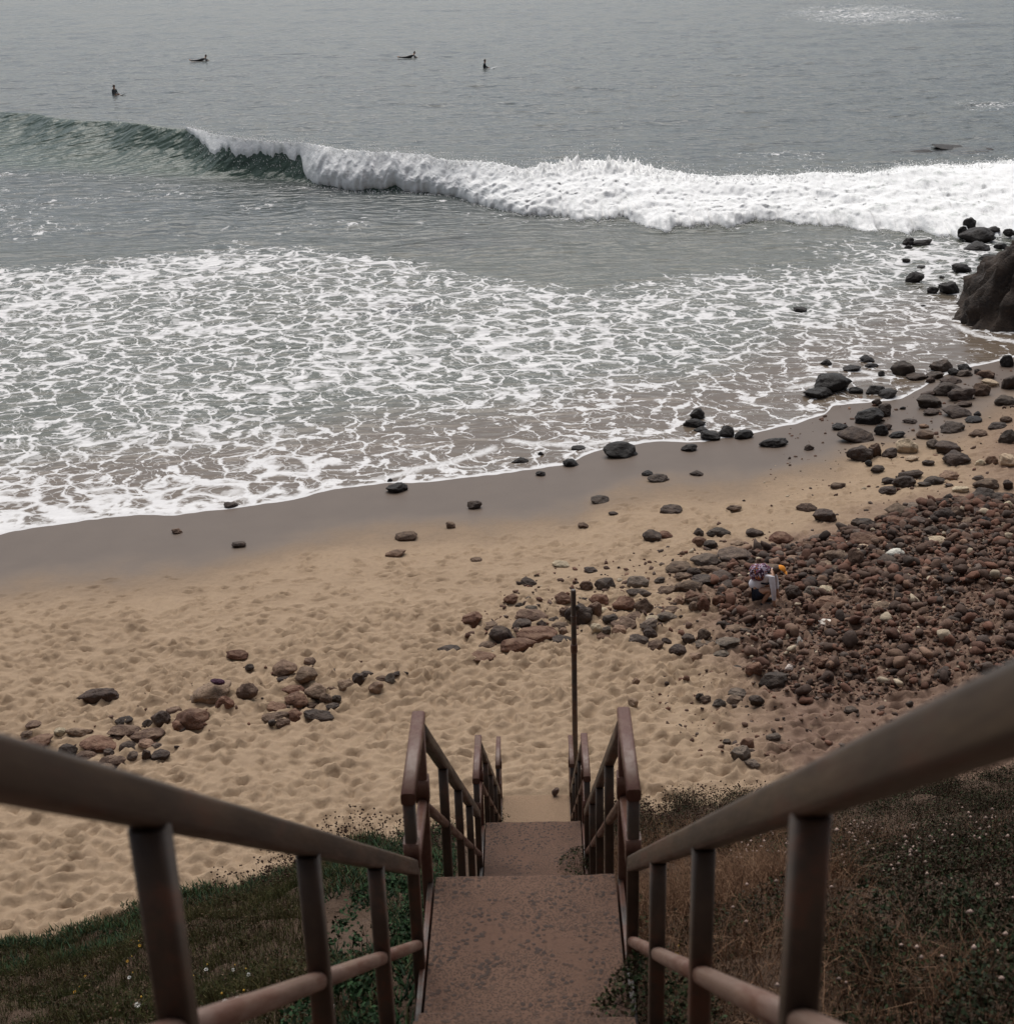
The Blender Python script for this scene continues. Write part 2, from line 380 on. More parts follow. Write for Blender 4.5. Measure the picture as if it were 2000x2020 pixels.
def sandz(x, y):
    x = np.clip(x, GX[0]+1e-3, GX[-1]-1e-3); y = np.clip(y, GY[0]+1e-3, GY[-1]-1e-3)
    i = np.searchsorted(GX, x)-1; j = np.searchsorted(GY, y)-1
    fx = (x-GX[i])/(GX[i+1]-GX[i]); fy = (y-GY[j])/(GY[j+1]-GY[j])
    return (SAND_Z[j, i]*(1-fx)+SAND_Z[j, i+1]*fx)*(1-fy)+(SAND_Z[j+1, i]*(1-fx)+SAND_Z[j+1, i+1]*fx)*fy

# ------------------------------------------------------------------ bluff (unseen rise behind the camera steepened to block rear sky)
bx = np.array(sorted(set([round(v, 4) for v in list(np.arange(-9, 11, .09))+grow(-9, -300, .2, 1.25)+grow(11, 300, .2, 1.25)])))
by = np.array(sorted(set([round(v, 4) for v in list(np.arange(1, 21.5, .09))+grow(1, -60, .15, 1.2)+grow(21.5, 200, .3, 1.4)])))
X, Y, F = grid(bx, by); Z = bluff(X, Y)
Z = np.where(Z < beach(X, Y)-.6, beach(X, Y)-.6-.05*np.maximum(Y-18, 0), Z)
Z = np.where(np.abs(X) < .62, Z-.25, Z)
tag(link('bluff', mesh_np('bluff', np.stack([X, Y, Z], -1).reshape(-1, 3), F, M_BLUFF, True)), kind='structure')

# ------------------------------------------------------------------ sea with the breaking wave
CREST = [(-900, 150), (-300, 200), (0, 222), (120, 232), (250, 241), (370, 254), (480, 276), (590, 288), (720, 306), (850, 314), (950, 326), (1030, 336), (1100, 332),
         (1180, 326), (1250, 332), (1300, 344), (1400, 354), (1500, 353), (1600, 356), (1700, 356), (1850, 352), (2000, 345), (2400, 340), (3000, 330)]
BASE = [(-900, 260), (-300, 315), (0, 335), (120, 338), (300, 345), (450, 350), (600, 352), (700, 360), (800, 368), (900, 385), (970, 408), (1040, 420), (1150, 425),
        (1230, 432), (1310, 446), (1400, 440), (1500, 432), (1600, 437), (1700, 442), (1820, 455), (2000, 450), (2400, 440), (3000, 420)]
HGT = [(-900, 1.8), (0, 1.9), (300, 2.0), (600, 1.8), (900, 1.4), (1180, 1.25), (1350, .95), (1600, .75), (2000, .6), (3000, .5)]
_h = _h
hp = lambda px: float(np.interp(px, [a for a, b in HGT], [b for a, b in HGT]))
_c = np.array([at(px, py, hp(px)) for px, py in CREST]); _b = np.array([at(px, py, 0) for px, py in BASE])
def wave_par(x):
    yc = np.interp(x, _c[:, 0], _c[:, 1]); yb = np.interp(x, _b[:, 0], _b[:, 1]); h = np.interp(x, _c[:, 0], _c[:, 2])
    yc = yc+.9*(vnoise(x*.45, x*0, 61)-.5); yb = np.minimum(yb, yc-1.5)
    return yc, yb, h
def sea_z(x, y):
    yc, yb, h = wave_par(x)
    u = (y-yb)/(yc-yb)
    fr = np.where(u < 0, -.10*np.exp(-(u*2.2)**2), -.10+(h+.10)*np.clip(u, 0, 1)**2.1)
    bk = h*np.exp(-(np.maximum(y-yc, 0)/6.5)**1.25)
    z = np.where(u > 1, bk, fr)*sstep(58, 66, y+x*.1)
    off = sstep(48, 70, y)
    z = z+off*((fbm(x*.10, y*.28, 71, 3)-.5)*.34+(fbm(x*.5, y*1.1, 73, 3)-.5)*.16)*(1-.6*np.exp(-((y-yc+2)/5)**2))
    d = y-yw(x)
    return z+.03*np.exp(-(d/.35)**2)+sstep(3, 14, d)*(fbm(x*.45, y*.6, 81, 3)-.5)*.16
sx = np.array(sorted(set([round(v, 3) for v in list(np.arange(-22, 28, .17))+grow(-22, -100, .2, 1.02)+grow(28, 100, .2, 1.02)+grow(-100, -5000, 6, 1.35)+grow(100, 5000, 6, 1.35)])))
sy = np.array(sorted(set([round(v, 3) for v in list(np.arange(29, 66, .15))+list(np.arange(66, 125, .17))+grow(125, 300, .2, 1.012)+grow(300, 7000, 4, 1.25)])))
X, Y, F = grid(sx, sy); Z = sea_z(X, Y); Z = np.where(Y > 300, 0, Z)
D = Y-yw(X)                                                                       # metres out from the water's edge
yc, yb, h = wave_par(X); U = (Y-yb)/(yc-yb)
PX, PY, _ = project(np.stack([X, Y, np.zeros_like(X)], -1))
# how much lace the surf carries, following the bands of foam in the surf zone
top = np.interp(PX, [-300, 0, 250, 470, 600, 760, 900, 1000, 1150, 1350, 1500, 1650, 1800, 2000, 2300], [520, 520, 500, 470, 472, 490, 520, 540, 560, 525, 515, 500, 470, 470, 470])
foam = sstep(-6, 34, PY-top+22*(fbm(X*.3, Y*.3, 91, 3)-.5))
foam *= .72+.55*np.exp(-((PX-430)/190)**2-((PY-500)/38)**2)+.5*np.exp(-((PX-60)/170)**2-((PY-570)/60)**2)+.42*np.exp(-((PX-1000)/260)**2-((PY-660)/70)**2)+.35*np.exp(-((PX-760)/140)**2-((PY-740)/50)**2)
foam *= 1-.55*np.exp(-((PX-800)/240)**2-((PY-820)/60)**2)-.5*np.exp(-((PX-1420)/260)**2-((PY-800)/85)**2)
right = sstep(1500, 1900, PX); foam *= 1-.65*right*sstep(610, 680, PY)
edge_band = np.exp(-np.maximum(D, 0)/1.9)*sstep(720, 250, PX)
foam = foam+1.0*edge_band
foam = np.maximum(foam, 1.15*np.exp(-((PX-1850)/210)**2-((PY-505)/42)**2))
foam = np.maximum(foam, .85*np.exp(-((PX-1930)/150)**2-((PY-345)/18)**2))
foam = np.maximum(foam, .55*np.exp(-((PX-1720)/170)**2-((PY-28)/20)**2))
foam = np.maximum(foam, .35*np.exp(-((PX-1960)/90)**2-((PY-205)/16)**2))
foam = np.maximum(foam, .35*np.exp(-((PX-40)/110)**2-((PY-430)/50)**2))
foam = np.maximum(foam, .3*np.exp(-((PX-1560)/150)**2-((PY-312)/16)**2))
foam = np.maximum(foam, .16*sstep(300, 340, PY)*(1-sstep(440, 520, PY)))
foam *= np.where((U > .05) & (U < 1.0), .5, 1.0)
shal = np.clip(1-.5*sstep(1.5, 9+6*sstep(1300, 1700, PX), D)-.5*sstep(14, 48, D), 0, 1)
kelp = np.zeros_like(X)
for px, py, rx, ry, k in ((775, 608, 62, 17, .9), (560, 518, 30, 12, .8), (900, 480, 110, 22, .45), (1880, 297, 85, 8, .95), (1790, 300, 60, 4, .7), (610, 375, 90, 14, .4)):
    kelp = np.maximum(kelp, k*np.exp(-(((PX-px)/rx)**2+((PY-py)/ry)**2)**1.5))
LINES = [[(766, 944), (824, 924), (883, 913), (934, 899), (971, 884)], [(1005, 869), (1066, 876), (1139, 879), (1212, 870)],
         [(1900, 610), (1950, 640), (2010, 655)], [(1880, 640), (1930, 662), (2010, 676)], [(1560, 765), (1640, 752), (1720, 745)], [(1600, 730), (1680, 728), (1740, 742)]]
dl = np.full(X.shape, 9.0); sub = (D > -1) & (D < 30) & (np.abs(X) < 30)
for L in LINES:
    pl = np.array([at(*p, 0)[:2] for p in L]); dl[sub] = np.minimum(dl[sub], pdist(pl, X[sub], Y[sub], False))
face = sstep(-.15, .35, U)*(1-sstep(1.0, 1.2, U))*sstep(1150, 850, PX)
keep = (D[:-1, :-1] > -2.5).ravel()
me = mesh_np('sea', np.stack([X, Y, Z], -1).reshape(-1, 3), F[keep], M_SEA, True,
             dict(foam=foam, dw=np.minimum(D+.32, 9), dl=dl, shal=shal, kelp=kelp, face=face))
tag(link('sea', me), kind='structure')

# white water rolling off the crest
LOW = [(365, 1.0), (380, .95), (440, .80), (500, .74), (560, .80), (592, .78), (606, .34), (700, .24), (745, .28), (780, .48), (800, .22), (900, .16), (970, .04), (1040, -.02), (1300, -.06), (3000, -.06)]
ns, nt = 900, 70
pxs = np.linspace(368, 2350, ns); S, T = np.meshgrid(pxs, np.linspace(0, 1, nt))
cx_ = np.interp(S, [a for a, b in CREST], _c[:, 0]); 
ycr, ybs, hh = wave_par(cx_)
lo = np.interp(S, [a for a, b in LOW], [b for a, b in LOW])
wob = (fbm(cx_*1.3, cx_*0+3, 15, 4)-.5)*.30+(fbm(cx_*5.0, cx_*0+9, 16, 3)-.5)*.16
lo = np.minimum(lo+wob*np.clip((S-360)/80, .3, 1), 1.0)
hi = 1.04+.08*np.clip((S-560)/200, 0, 1)+.55*np.clip((S-1500)/400, 0, 1)+(fbm(cx_*.8, cx_*0+5, 18, 3)-.5)*.25*np.clip((S-1300)/300, 0, 1)
Uu = lo+(hi-lo)*T; yy = ybs+Uu*(ycr-ybs)
zz = sea_z(cx_, yy)
broken = np.clip((S-580)/60, .15, 1)
prof = np.sin(np.pi*np.clip(T, 0, 1)**.75)**.7
lump = fbm(cx_*.9, yy*1.0, 25, 5)-.42
fine = fbm(cx_*3.6, yy*3.0, 26, 4)-.5
peak = .45*np.exp(-((S-1190)/110)**2)+.12*np.exp(-((S-660)/60)**2)
zz = zz+prof*broken*(.44+.48*lump+.12*fine+peak*T)+.05-.11*(1-sstep(0, .12, T))-.16*sstep(.9, 1, T)
spk = np.maximum(fbm(cx_*7, yy*4, 27, 3)-.56, 0)*sstep(.55, .8, T)*(1-sstep(.92, 1, T))
zz = zz+spk*(.3+1.1*np.exp(-((S-1190)/130)**2))*broken
yy = yy-prof*broken*(.5+.45*fine)
thin = np.clip(.35+.6*sstep(1350, 1900, S)+.5*(1-T)*sstep(700, 500, S), 0, 1)
i = np.arange(ns*nt).reshape(nt, ns); F = np.stack([i[:-1, :-1], i[:-1, 1:], i[1:, 1:], i[1:, :-1]], -1).reshape(-1, 4)
ww = link('white_water', mesh_np('white_water', np.stack([cx_, yy, zz], -1).reshape(-1, 3), F, M_WHITE, True, dict(thin=thin)))
tag(ww, 'white foaming roller tumbling off the breaking wave', 'foam', kind='stuff')
# flung drops and ragged froth along the crest and the toe
TET = np.array([(1, 0, -.5), (-.5, .87, -.5), (-.5, -.87, -.5), (0, 0, 1)], float); TETF = np.array([(0, 1, 3), (1, 2, 3), (2, 0, 3), (0, 2, 1)])
nd = 9000
k = rng.integers(0, ns, nd); crest = rng.random(nd) < .62
j = np.where(crest, rng.integers(int(nt*.7), nt-4, nd), rng.integers(1, 6, nd))
P = np.stack([cx_[j, k], yy[j, k], zz[j, k]], -1)
pk = np.exp(-((pxs[k]-1190)/140)**2); up_ = rng.exponential(.10+.22*pk)*np.where(crest, 1, .3)
P[:, 2] += up_; P[:, 0] += rng.normal(0, .12, nd); P[:, 1] += rng.normal(0, .12, nd)-np.where(crest, 0, rng.exponential(.25, nd))
P[~crest, 2] = sea_z(P[~crest, 0], P[~crest, 1])+.03
r = rng.uniform(.012, .045, nd)*np.where(crest, 1, .9)
V = P[:, None]+TET[None]*r[:, None, None]*rng.uniform(.6, 1.4, (nd, 4, 1))
F = (np.arange(nd)[:, None, None]*4+TETF[None]).reshape(-1, 3)
tag(link('spray', mesh_np('spray', V.reshape(-1, 3), F, M_WHITE, False, dict(thin=np.zeros(nd*4)))), 'white drops flung up along the crest of the wave', 'spray', kind='stuff')

# ------------------------------------------------------------------ staircase and handrails
def bar_mesh(name, p0, p1, wd, ht, r, mat, up=(0, 0, 1), wob=0.0):
    p0, p1 = Vector(p0), Vector(p1); d = (p1-p0); L = d.length; d.normalize()
    upv = Vector(up); side = d.cross(upv)
    if side.length < 1e-4: side = Vector((1, 0, 0))
    side.normalize(); u = side.cross(d).normalized()
    sec = []
    for sx_, sy_, a0 in ((1, 1, 0), (-1, 1, 90), (-1, -1, 180), (1, -1, 270)):
        for k in range(4):
            a = rad(a0+30*k); sec.append((sx_*(wd/2-r)+r*math.cos(a), sy_*(ht/2-r)+r*math.sin(a)))
    bm = bmesh.new(); nseg = max(1, int(L/.35)); rings = []
    for i in range(nseg+1):
        t = i/nseg; o = p0+d*(L*t)
        w_ = Vector((random.uniform(-wob, wob), 0, random.uniform(-wob, wob))) if 0 < i < nseg else Vector((0, 0, 0))
        rings.append([bm.verts.new(o+w_+side*a+u*b) for a, b in sec])
    n = len(sec)
    for i in range(nseg):
        for k in range(n):
            f = bm.faces.new((rings[i][k], rings[i][(k+1) % n], rings[i+1][(k+1) % n], rings[i+1][k])); f.smooth = True
    bm.faces.new(rings[0][::-1]); bm.faces.new(rings[-1])
    bmesh.ops.recalc_face_normals(bm, faces=bm.faces)
    me = bpy.data.meshes.new(name); bm.to_mesh(me); bm.free(); me.materials.append(mat)
    return me
def bar(name, p0, p1, wd, ht, r, mat, parent, up=(0, 0, 1), wob=0.0):
    return link(name, bar_mesh(name, p0, p1, wd, ht, r, mat, up, wob), parent)
def block(name, x0, x1, y0, y1, z0, z1, mat, parent, bev=.012, rough=.006, seg=.08):
    """bevelled slab with slightly uneven surface"""
    bm = bmesh.new(); bmesh.ops.create_cube(bm, size=1)
    for v in bm.verts:
        v.co = Vector(((x0+x1)/2+v.co.x*(x1-x0), (y0+y1)/2+v.co.y*(y1-y0), (z0+z1)/2+v.co.z*(z1-z0)))
    cuts = max(1, int((x1-x0)/seg))
    bmesh.ops.subdivide_edges(bm, edges=[e for e in bm.edges if abs(e.verts[0].co.x-e.verts[1].co.x) > .3], cuts=cuts)
    bmesh.ops.bevel(bm, geom=[e for e in bm.edges if len(e.link_faces) == 2 and e.calc_face_angle() > 1.2], offset=bev, segments=2, profile=.6, affect='EDGES')
    for v in bm.verts:
        nz = fbm(np.array([v.co.x*9+v.co.z*7]), np.array([v.co.y*9+v.co.z*3]), 5, 2)[0]-.5
        v.co.z += nz*rough; v.co.y += nz*rough*2.0
    me = bpy.data.meshes.new(name); bm.to_mesh(me); bm.free(); me.materials.append(mat)
    return link(name, me, parent)

SZ = 14.0
stair = empty('staircase', (0, 18.9, 1.35))
stair.location = (0, 0, 0)
tag(stair, 'pebbled concrete beach staircase running down the bluff between two brown handrails', 'staircase')
LAND = [(5.35, 6.657, -4.981, M_AGG), (11.5, 12.839, -8.921, M_AGG), (17.55, 18.897, -12.648, M_AGGS)]
block('landing', -.5, .5, LAND[0][0], LAND[0][1], SZ+LAND[0][2]-.14, SZ+LAND[0][2], M_AGG, stair)
block('landing', -.5, .5, LAND[1][0], LAND[1][1], SZ+LAND[1][2]-.14, SZ+LAND[1][2], M_AGG, stair)
block('landing', -.5, .5, LAND[2][0], LAND[2][1], SZ+LAND[2][2]-.14, SZ+LAND[2][2], M_AGGS, stair)
block('landing', -.5, .5, -2.0, .10, SZ-1.08, SZ-.94, M_AGG, stair)
def flight(y0, z0, y1, z1, n):
    """n risers from the upper landing's edge (y0, z0) down to the lower landing (y1, z1)"""
    rise = (z0-z1)/n; run = (y1-y0)/(n-1) if n > 1 else 0
    first = None
    for k in range(1, n):
        yt = y0+run*(k-1); zt = z0-rise*k
        if first is None: first = block('step', -.5, .5, -.035, run, -rise-.04, 0, M_AGG, stair); first.location = (0, yt, zt)
        else:
            o = first.copy(); COL.objects.link(o); o.parent = stair; o.location = (0, yt, zt)
    for sx_ in (-1, 1):
        dz = -.20
        bar('stringer', (sx_*.527, y0-.05, z0+dz), (sx_*.527, y1+.05, z1+dz+.02), .03, .26, .004, M_STEEL, stair)
flight(.10, SZ-.94, 5.37, SZ-4.981, 21)
flight(6.657, SZ-4.981, 11.5, SZ-8.921, 20)
flight(12.839, SZ-8.921, 17.55, SZ-12.648, 19)
for y0, y1, z, _ in LAND:
    for sx_ in (-1, 1): bar('stringer', (sx_*.527, y0, SZ+z-.12), (sx_*.527, y1, SZ+z-.12), .03, .22, .004, M_STEEL, stair)

RX = .544
RZ = [-4.981+1.018, -8.921+1.018, -12.648+1.018]
RUNS = [  # y start, z start, y end, z end, posts, post reach
    (.25, .01, 5.93, -4.38, (.70, 2.0, 3.31, 4.62), 1.35),
    (6.68, -4.045, 12.1, -8.31, (8.1, 9.45, 10.78), 1.3),
    (12.87, -7.985, 18.14, -12.07, (14.2, 15.5, 16.82), 1.3)]
LR = [(5.937, 6.648), (12.10, 12.84), (18.15, 18.88)]
for side, word in ((-1, 'left'), (1, 'right')):
    hr = empty('handrail')
    tag(hr, f'brown metal handrail with posts and mid rail on the {word} side of the stairs', 'handrail', 'stair handrails')
    x = side*RX
    for ri, (y0, z0, y1, z1, posts, reach) in enumerate(RUNS):
        m = (z1-z0)/(y1-y0); zr = lambda y: SZ+z0+m*(y-y0)
        bar('top_rail', (x, y0, zr(y0)), (x, y1, zr(y1)), .066, .074, .013, M_RAIL, hr, wob=.0012)
        stops = list(posts)+[LR[ri][0]]
        prev = y0 if ri else .70
        for k, yp in enumerate(posts):
            bar('post', (x, yp, zr(yp)-.036), (x, yp, zr(yp)-reach), .062, .062, .012, M_RAIL, hr, up=(0, 1, 0))
        segs = ([] if ri == 0 else [(LR[ri-1][1]+.03, posts[0])])+[(posts[k], stops[k+1]) for k in range(len(posts))]
        for a, b in segs:
            bar('mid_rail', (x, a+.032, zr(a+.032)-.475), (x, b-.032, zr(b-.032)-.475), .052, .052, .02, M_BRIGHT if ri == 0 else M_RUST, hr, wob=.001)
    for li, (ya, yb_) in enumerate(LR):
        z = SZ+RZ[li]; zf = SZ+LAND[li][2]
        bar('landing_rail', (x, ya-.035, z), (x, yb_+.035, z), .070, .066, .014, M_RUST, hr)
        for yp in (ya, yb_):
            bar('post', (x, yp, z-.034), (x, yp, zf-.75), .060, .060, .010, M_RAIL if yp == ya else M_RUST, hr, up=(0, 1, 0))
        bar('mid_rail', (x, ya+.031, z-.50), (x, yb_-.031, z-.50), .05, .05, .016, M_RUST, hr)
        zj = SZ+RUNS[li][3]
        bar('bracket', (x, ya, zj+.16), (x, ya, zj+.02), .078, .078, .008, M_RUST, hr, up=(0, 1, 0))
        bar('bracket', (x, yb_, z-.36), (x, yb_, z-.50), .076, .076, .008, M_RUST, hr, up=(0, 1, 0))

# ------------------------------------------------------------------ pole by the foot of the stairs
def lathe(name, prof, mat, parent=None, n=16, loc=(0, 0, 0)):
    bm = bmesh.new(); rings = []
    for r_, z_ in prof: rings.append([bm.verts.new((r_*math.cos(2*math.pi*k/n), r_*math.sin(2*math.pi*k/n), z_)) for k in range(n)])
    for a, b in zip(rings, rings[1:]):
        for k in range(n):
            f = bm.faces.new((a[k], a[(k+1) % n], b[(k+1) % n], b[k])); f.smooth = True
    bm.faces.new(rings[0][::-1]); bm.faces.new(rings[-1])
    me = bpy.data.meshes.new(name); bm.to_mesh(me); bm.free(); me.materials.append(mat)
    return link(name, me, parent, loc)
M_POLE = mat_rail('weathered pole', (.055, .047, .042), (.12, .10, .085), (.10, .045, .028), .35)
d_ = ray(1135, 1520); t_ = 19.35/d_[1]; PB = CAM+d_*t_
pb = Vector((PB[0], PB[1], float(sandz(np.array([PB[0]]), np.array([PB[1]]))[0])-.15))
pole = empty('pole', pb); tag(pole, 'tall weathered grey metal pole standing at the foot of the stairs', 'pole')
d2 = ray(1132, 1163); ph = CAM[2]+d2[2]*(PB[1]/d2[1])-pb.z
lathe('shaft', [(.042, 0), (.042, ph*.5), (.041, ph*.8), (.039, ph-.03), (.034, ph-.005), (.02, ph)], M_POLE, pole)
lathe('collar', [(.046, ph-1.06), (.052, ph-1.04), (.052, ph-.93), (.046, ph-.91)], M_RUST, pole)
lathe('collar', [(.042, ph-.46), (.046, ph-.455), (.046, ph-.43), (.042, ph-.425)], M_POLE, pole)
bar('stub_bracket', (.035, 0, ph-.33), (.085, -.01, ph-.27), .03, .06, .006, M_POLE, pole)

# ------------------------------------------------------------------ rocks
from mathutils import noise as mn
def rock_mesh(seed, sub=3, cuts=7, rough=.10, boxy=.0):
    rr = random.Random(seed); bm = bmesh.new(); bmesh.ops.create_icosphere(bm, subdivisions=sub, radius=1)
    planes = []
    for _ in range(cuts):
        v = Vector((rr.gauss(0, 1), rr.gauss(0, 1), rr.gauss(0, .8))).normalized(); planes.append((v, rr.uniform(.62, .9)))
    off = Vector((rr.uniform(0, 90), rr.uniform(0, 90), rr.uniform(0, 90)))
    for v in bm.verts:
        p = v.co.copy(); p *= 1+.34*mn.noise(p*.9+off)
        for nrm, dd in planes:
            k = p.dot(nrm)-dd
            if k > 0: p -= nrm*k*.93
        p += p.normalized()*rough*(mn.noise(p*2.3+off)+.5*mn.noise(p*5.1+off)+.25*mn.noise(p*11+off))
        v.co = p
    xs = [max(abs(v.co[i]) for v in bm.verts) for i in range(3)]
    for v in bm.verts: v.co = Vector((v.co.x/xs[0], v.co.y/xs[1], v.co.z/xs[2]))
    for f in bm.faces: f.smooth = True
    me = bpy.data.meshes.new('rock'); bm.to_mesh(me); bm.free(); me.materials.append(M_ROCK)
    return me
ROUND = [rock_mesh(100+i, 4, 6, .13) for i in range(10)]
ANGLE = [rock_mesh(200+i, 4, 13, .11) for i in range(10)]
PAL = dict(k=((.017, .0135, .012), 0, 'black wet'), d=((.056, .037, .028), .15, 'dark brown'), g=((.125, .098, .080), .6, 'grey'), b=((.125, .080, .058), .7, 'brown'),
           r=((.150, .078, .052), .7, 'reddish brown'), t=((.23, .152, .105), .4, 'tan'), c=((.50, .40, .28), .6, 'cream'), w=((.72, .66, .58), .2, 'white'),
           u=((.070, .051, .041), .3, 'slate grey'))
def seat(px, py, wpx, hpx, water=False, bury=.55):
    P = drop(px, py)
    for _ in range(4):
        dep = (P-CAM)@FW; k = FPX/dep; rx = wpx/2/k; th = math.atan2(CAM[2]-P[2], math.hypot(P[0], P[1]))
        ry = rx*.82; hv = hpx/2/k
        ry = min(ry, hv/math.sin(th)*.85)
        rz = math.sqrt(max(hv*hv-(ry*math.sin(th))**2, (.30*hv)**2))/math.cos(th)
        rz = max(rz, .3*rx); gz = float(beach(P[0], P[1]))
        if water: gz = max(gz, -.02)
        P = at(px, py, gz+rz*bury)
        if not water:
            sz = float(sandz(np.array([P[0]]), np.array([P[1]]))[0]); P = at(px, py, sz+rz*bury)
    return P, rx, ry, rz
ZONES = {}
TAKEN = []
def rock(px, py, w_, h_, c, zone, label=None, kind=None, water=False, bury=.55, group=None):
    P, rx, ry, rz = seat(px, py, w_, h_, water, bury)
    if bury < .2: rz *= .3; P = at(px, py, .02)
    rr = random.Random(int(px*13+py*7)); kind = kind or ('a' if rr.random() < .42 else 'o')
    me = rr.choice(ANGLE if kind == 'a' else ROUND)
    o = link('rock', me); o.location = P; o.scale = (rx*1.08, ry*1.10, rz*1.22)
    o.rotation_euler = (rr.uniform(-.12, .12), rr.uniform(-.16, .16), rr.choice((0, math.pi))+rr.uniform(-.25, .25))
    col, dust, word = PAL[c]; j = rr.uniform(.8, 1.25); j2 = rr.uniform(.93, 1.07)
    if water and c != 'k': dust = 0
    o.color = (col[0]*j, col[1]*j*j2, col[2]*j*j2, dust)
    o['category'] = 'rock'
    if label: o['label'] = label
    if group: o['group'] = group
    size = 'large' if w_ > 50 else ('small' if w_ < 24 else 'medium')
    ZONES.setdefault(zone, []).append((px, o, f'{size} {word} {"angular" if kind == "a" else "rounded"} rock'))
    TAKEN.append((P[0], P[1], max(rx, ry)))
    return o
def many(zone, ox, oy, sc, items, **k):
    for it in items:
        x, y, w_, h_, c = it[:5]
        rock(ox+x/sc, oy+y/sc, w_/sc, h_/sc, c, zone, **{**k, **(it[5] if len(it) > 5 else {})})

many('left', 0, 1250, 3.826, [
    (1605, 440, 330, 170, 't', dict(label='big sandy tan boulder with a dark purple bundle on top', kind='o')), (1860, 435, 170, 125, 'b'), (1690, 545, 150, 130, 'r'), (1470, 640, 300, 190, 'r'), (1225, 650, 160, 135, 'd'),
    (1315, 590, 120, 80, 'b'), (1115, 685, 85, 65, 'd'), (1365, 685, 170, 90, 'r'), (930, 655, 150, 58, 'd'), (760, 475, 330, 80, 'd', dict(label='long dark crusted rock lying alone on the open sand at left', kind='a')),
    (255, 690, 120, 52, 'b'), (205, 755, 100, 52, 'b'), (455, 745, 95, 78, 'c'), (600, 740, 200, 55, 't'), (290, 820, 240, 115, 'r'),
    (520, 890, 170, 140, 'd'), (745, 845, 270, 115, 'r'), (645, 930, 160, 85, 'b'), (940, 735, 240, 95, 'b'), (1110, 770, 250, 85, 'b'), (890, 790, 80, 45, 't'),
    (960, 855, 170, 95, 'd'), (820, 905, 80, 60, 'u'), (1000, 930, 110, 85, 'g'), (850, 970, 200, 85, 'b'), (800, 1015, 120, 65, 't'), (1105, 920, 70, 85, 'd'),
    (1215, 925, 140, 85, 'd'), (1100, 835, 120, 65, 't'), (1190, 850, 90, 55, 'g'), (640, 985, 110, 55, 'b'), (720, 1000, 80, 55, 'b'),
    (1790, 165, 170, 55, 'r', dict(label='flat rusty red rock alone on the sand above the left rock piles')), (1880, 255, 80, 55, 'd')])
many('middle', 480, 1200, 3.679, [
    (285, 440, 200, 115, 't', dict(kind='a')), (450, 490, 180, 115, 't'), (290, 515, 110, 45, 'd'), (480, 388, 90, 50, 'b'), (370, 590, 170, 65, 'r'), (380, 660, 190, 105, 'r'),
    (540, 605, 190, 115, 't'), (600, 655, 90, 72, 'b'), (680, 655, 85, 62, 'u'), (640, 715, 110, 52, 'u'), (650, 590, 80, 45, 'b'), (260, 720, 160, 75, 'r'),
    (230, 790, 190, 65, 'b'), (370, 785, 140, 95, 'r'), (540, 775, 240, 85, 'd'), (290, 835, 100, 65, 'b'), (210, 830, 60, 45, 'd'), (500, 700, 110, 55, 'b'),
    (745, 565, 115, 95, 't'), (835, 515, 90, 90, 'd'), (890, 478, 110, 40, 'd'), (965, 575, 110, 95, 't'), (1065, 525, 80, 90, 'g'), (1000, 510, 80, 45, 'b'), (1120, 478, 150, 32, 'd'),
    (1480, 305, 180, 72, 'd', dict(label='smooth dark oval rock alone on the sand left of the pole'))])
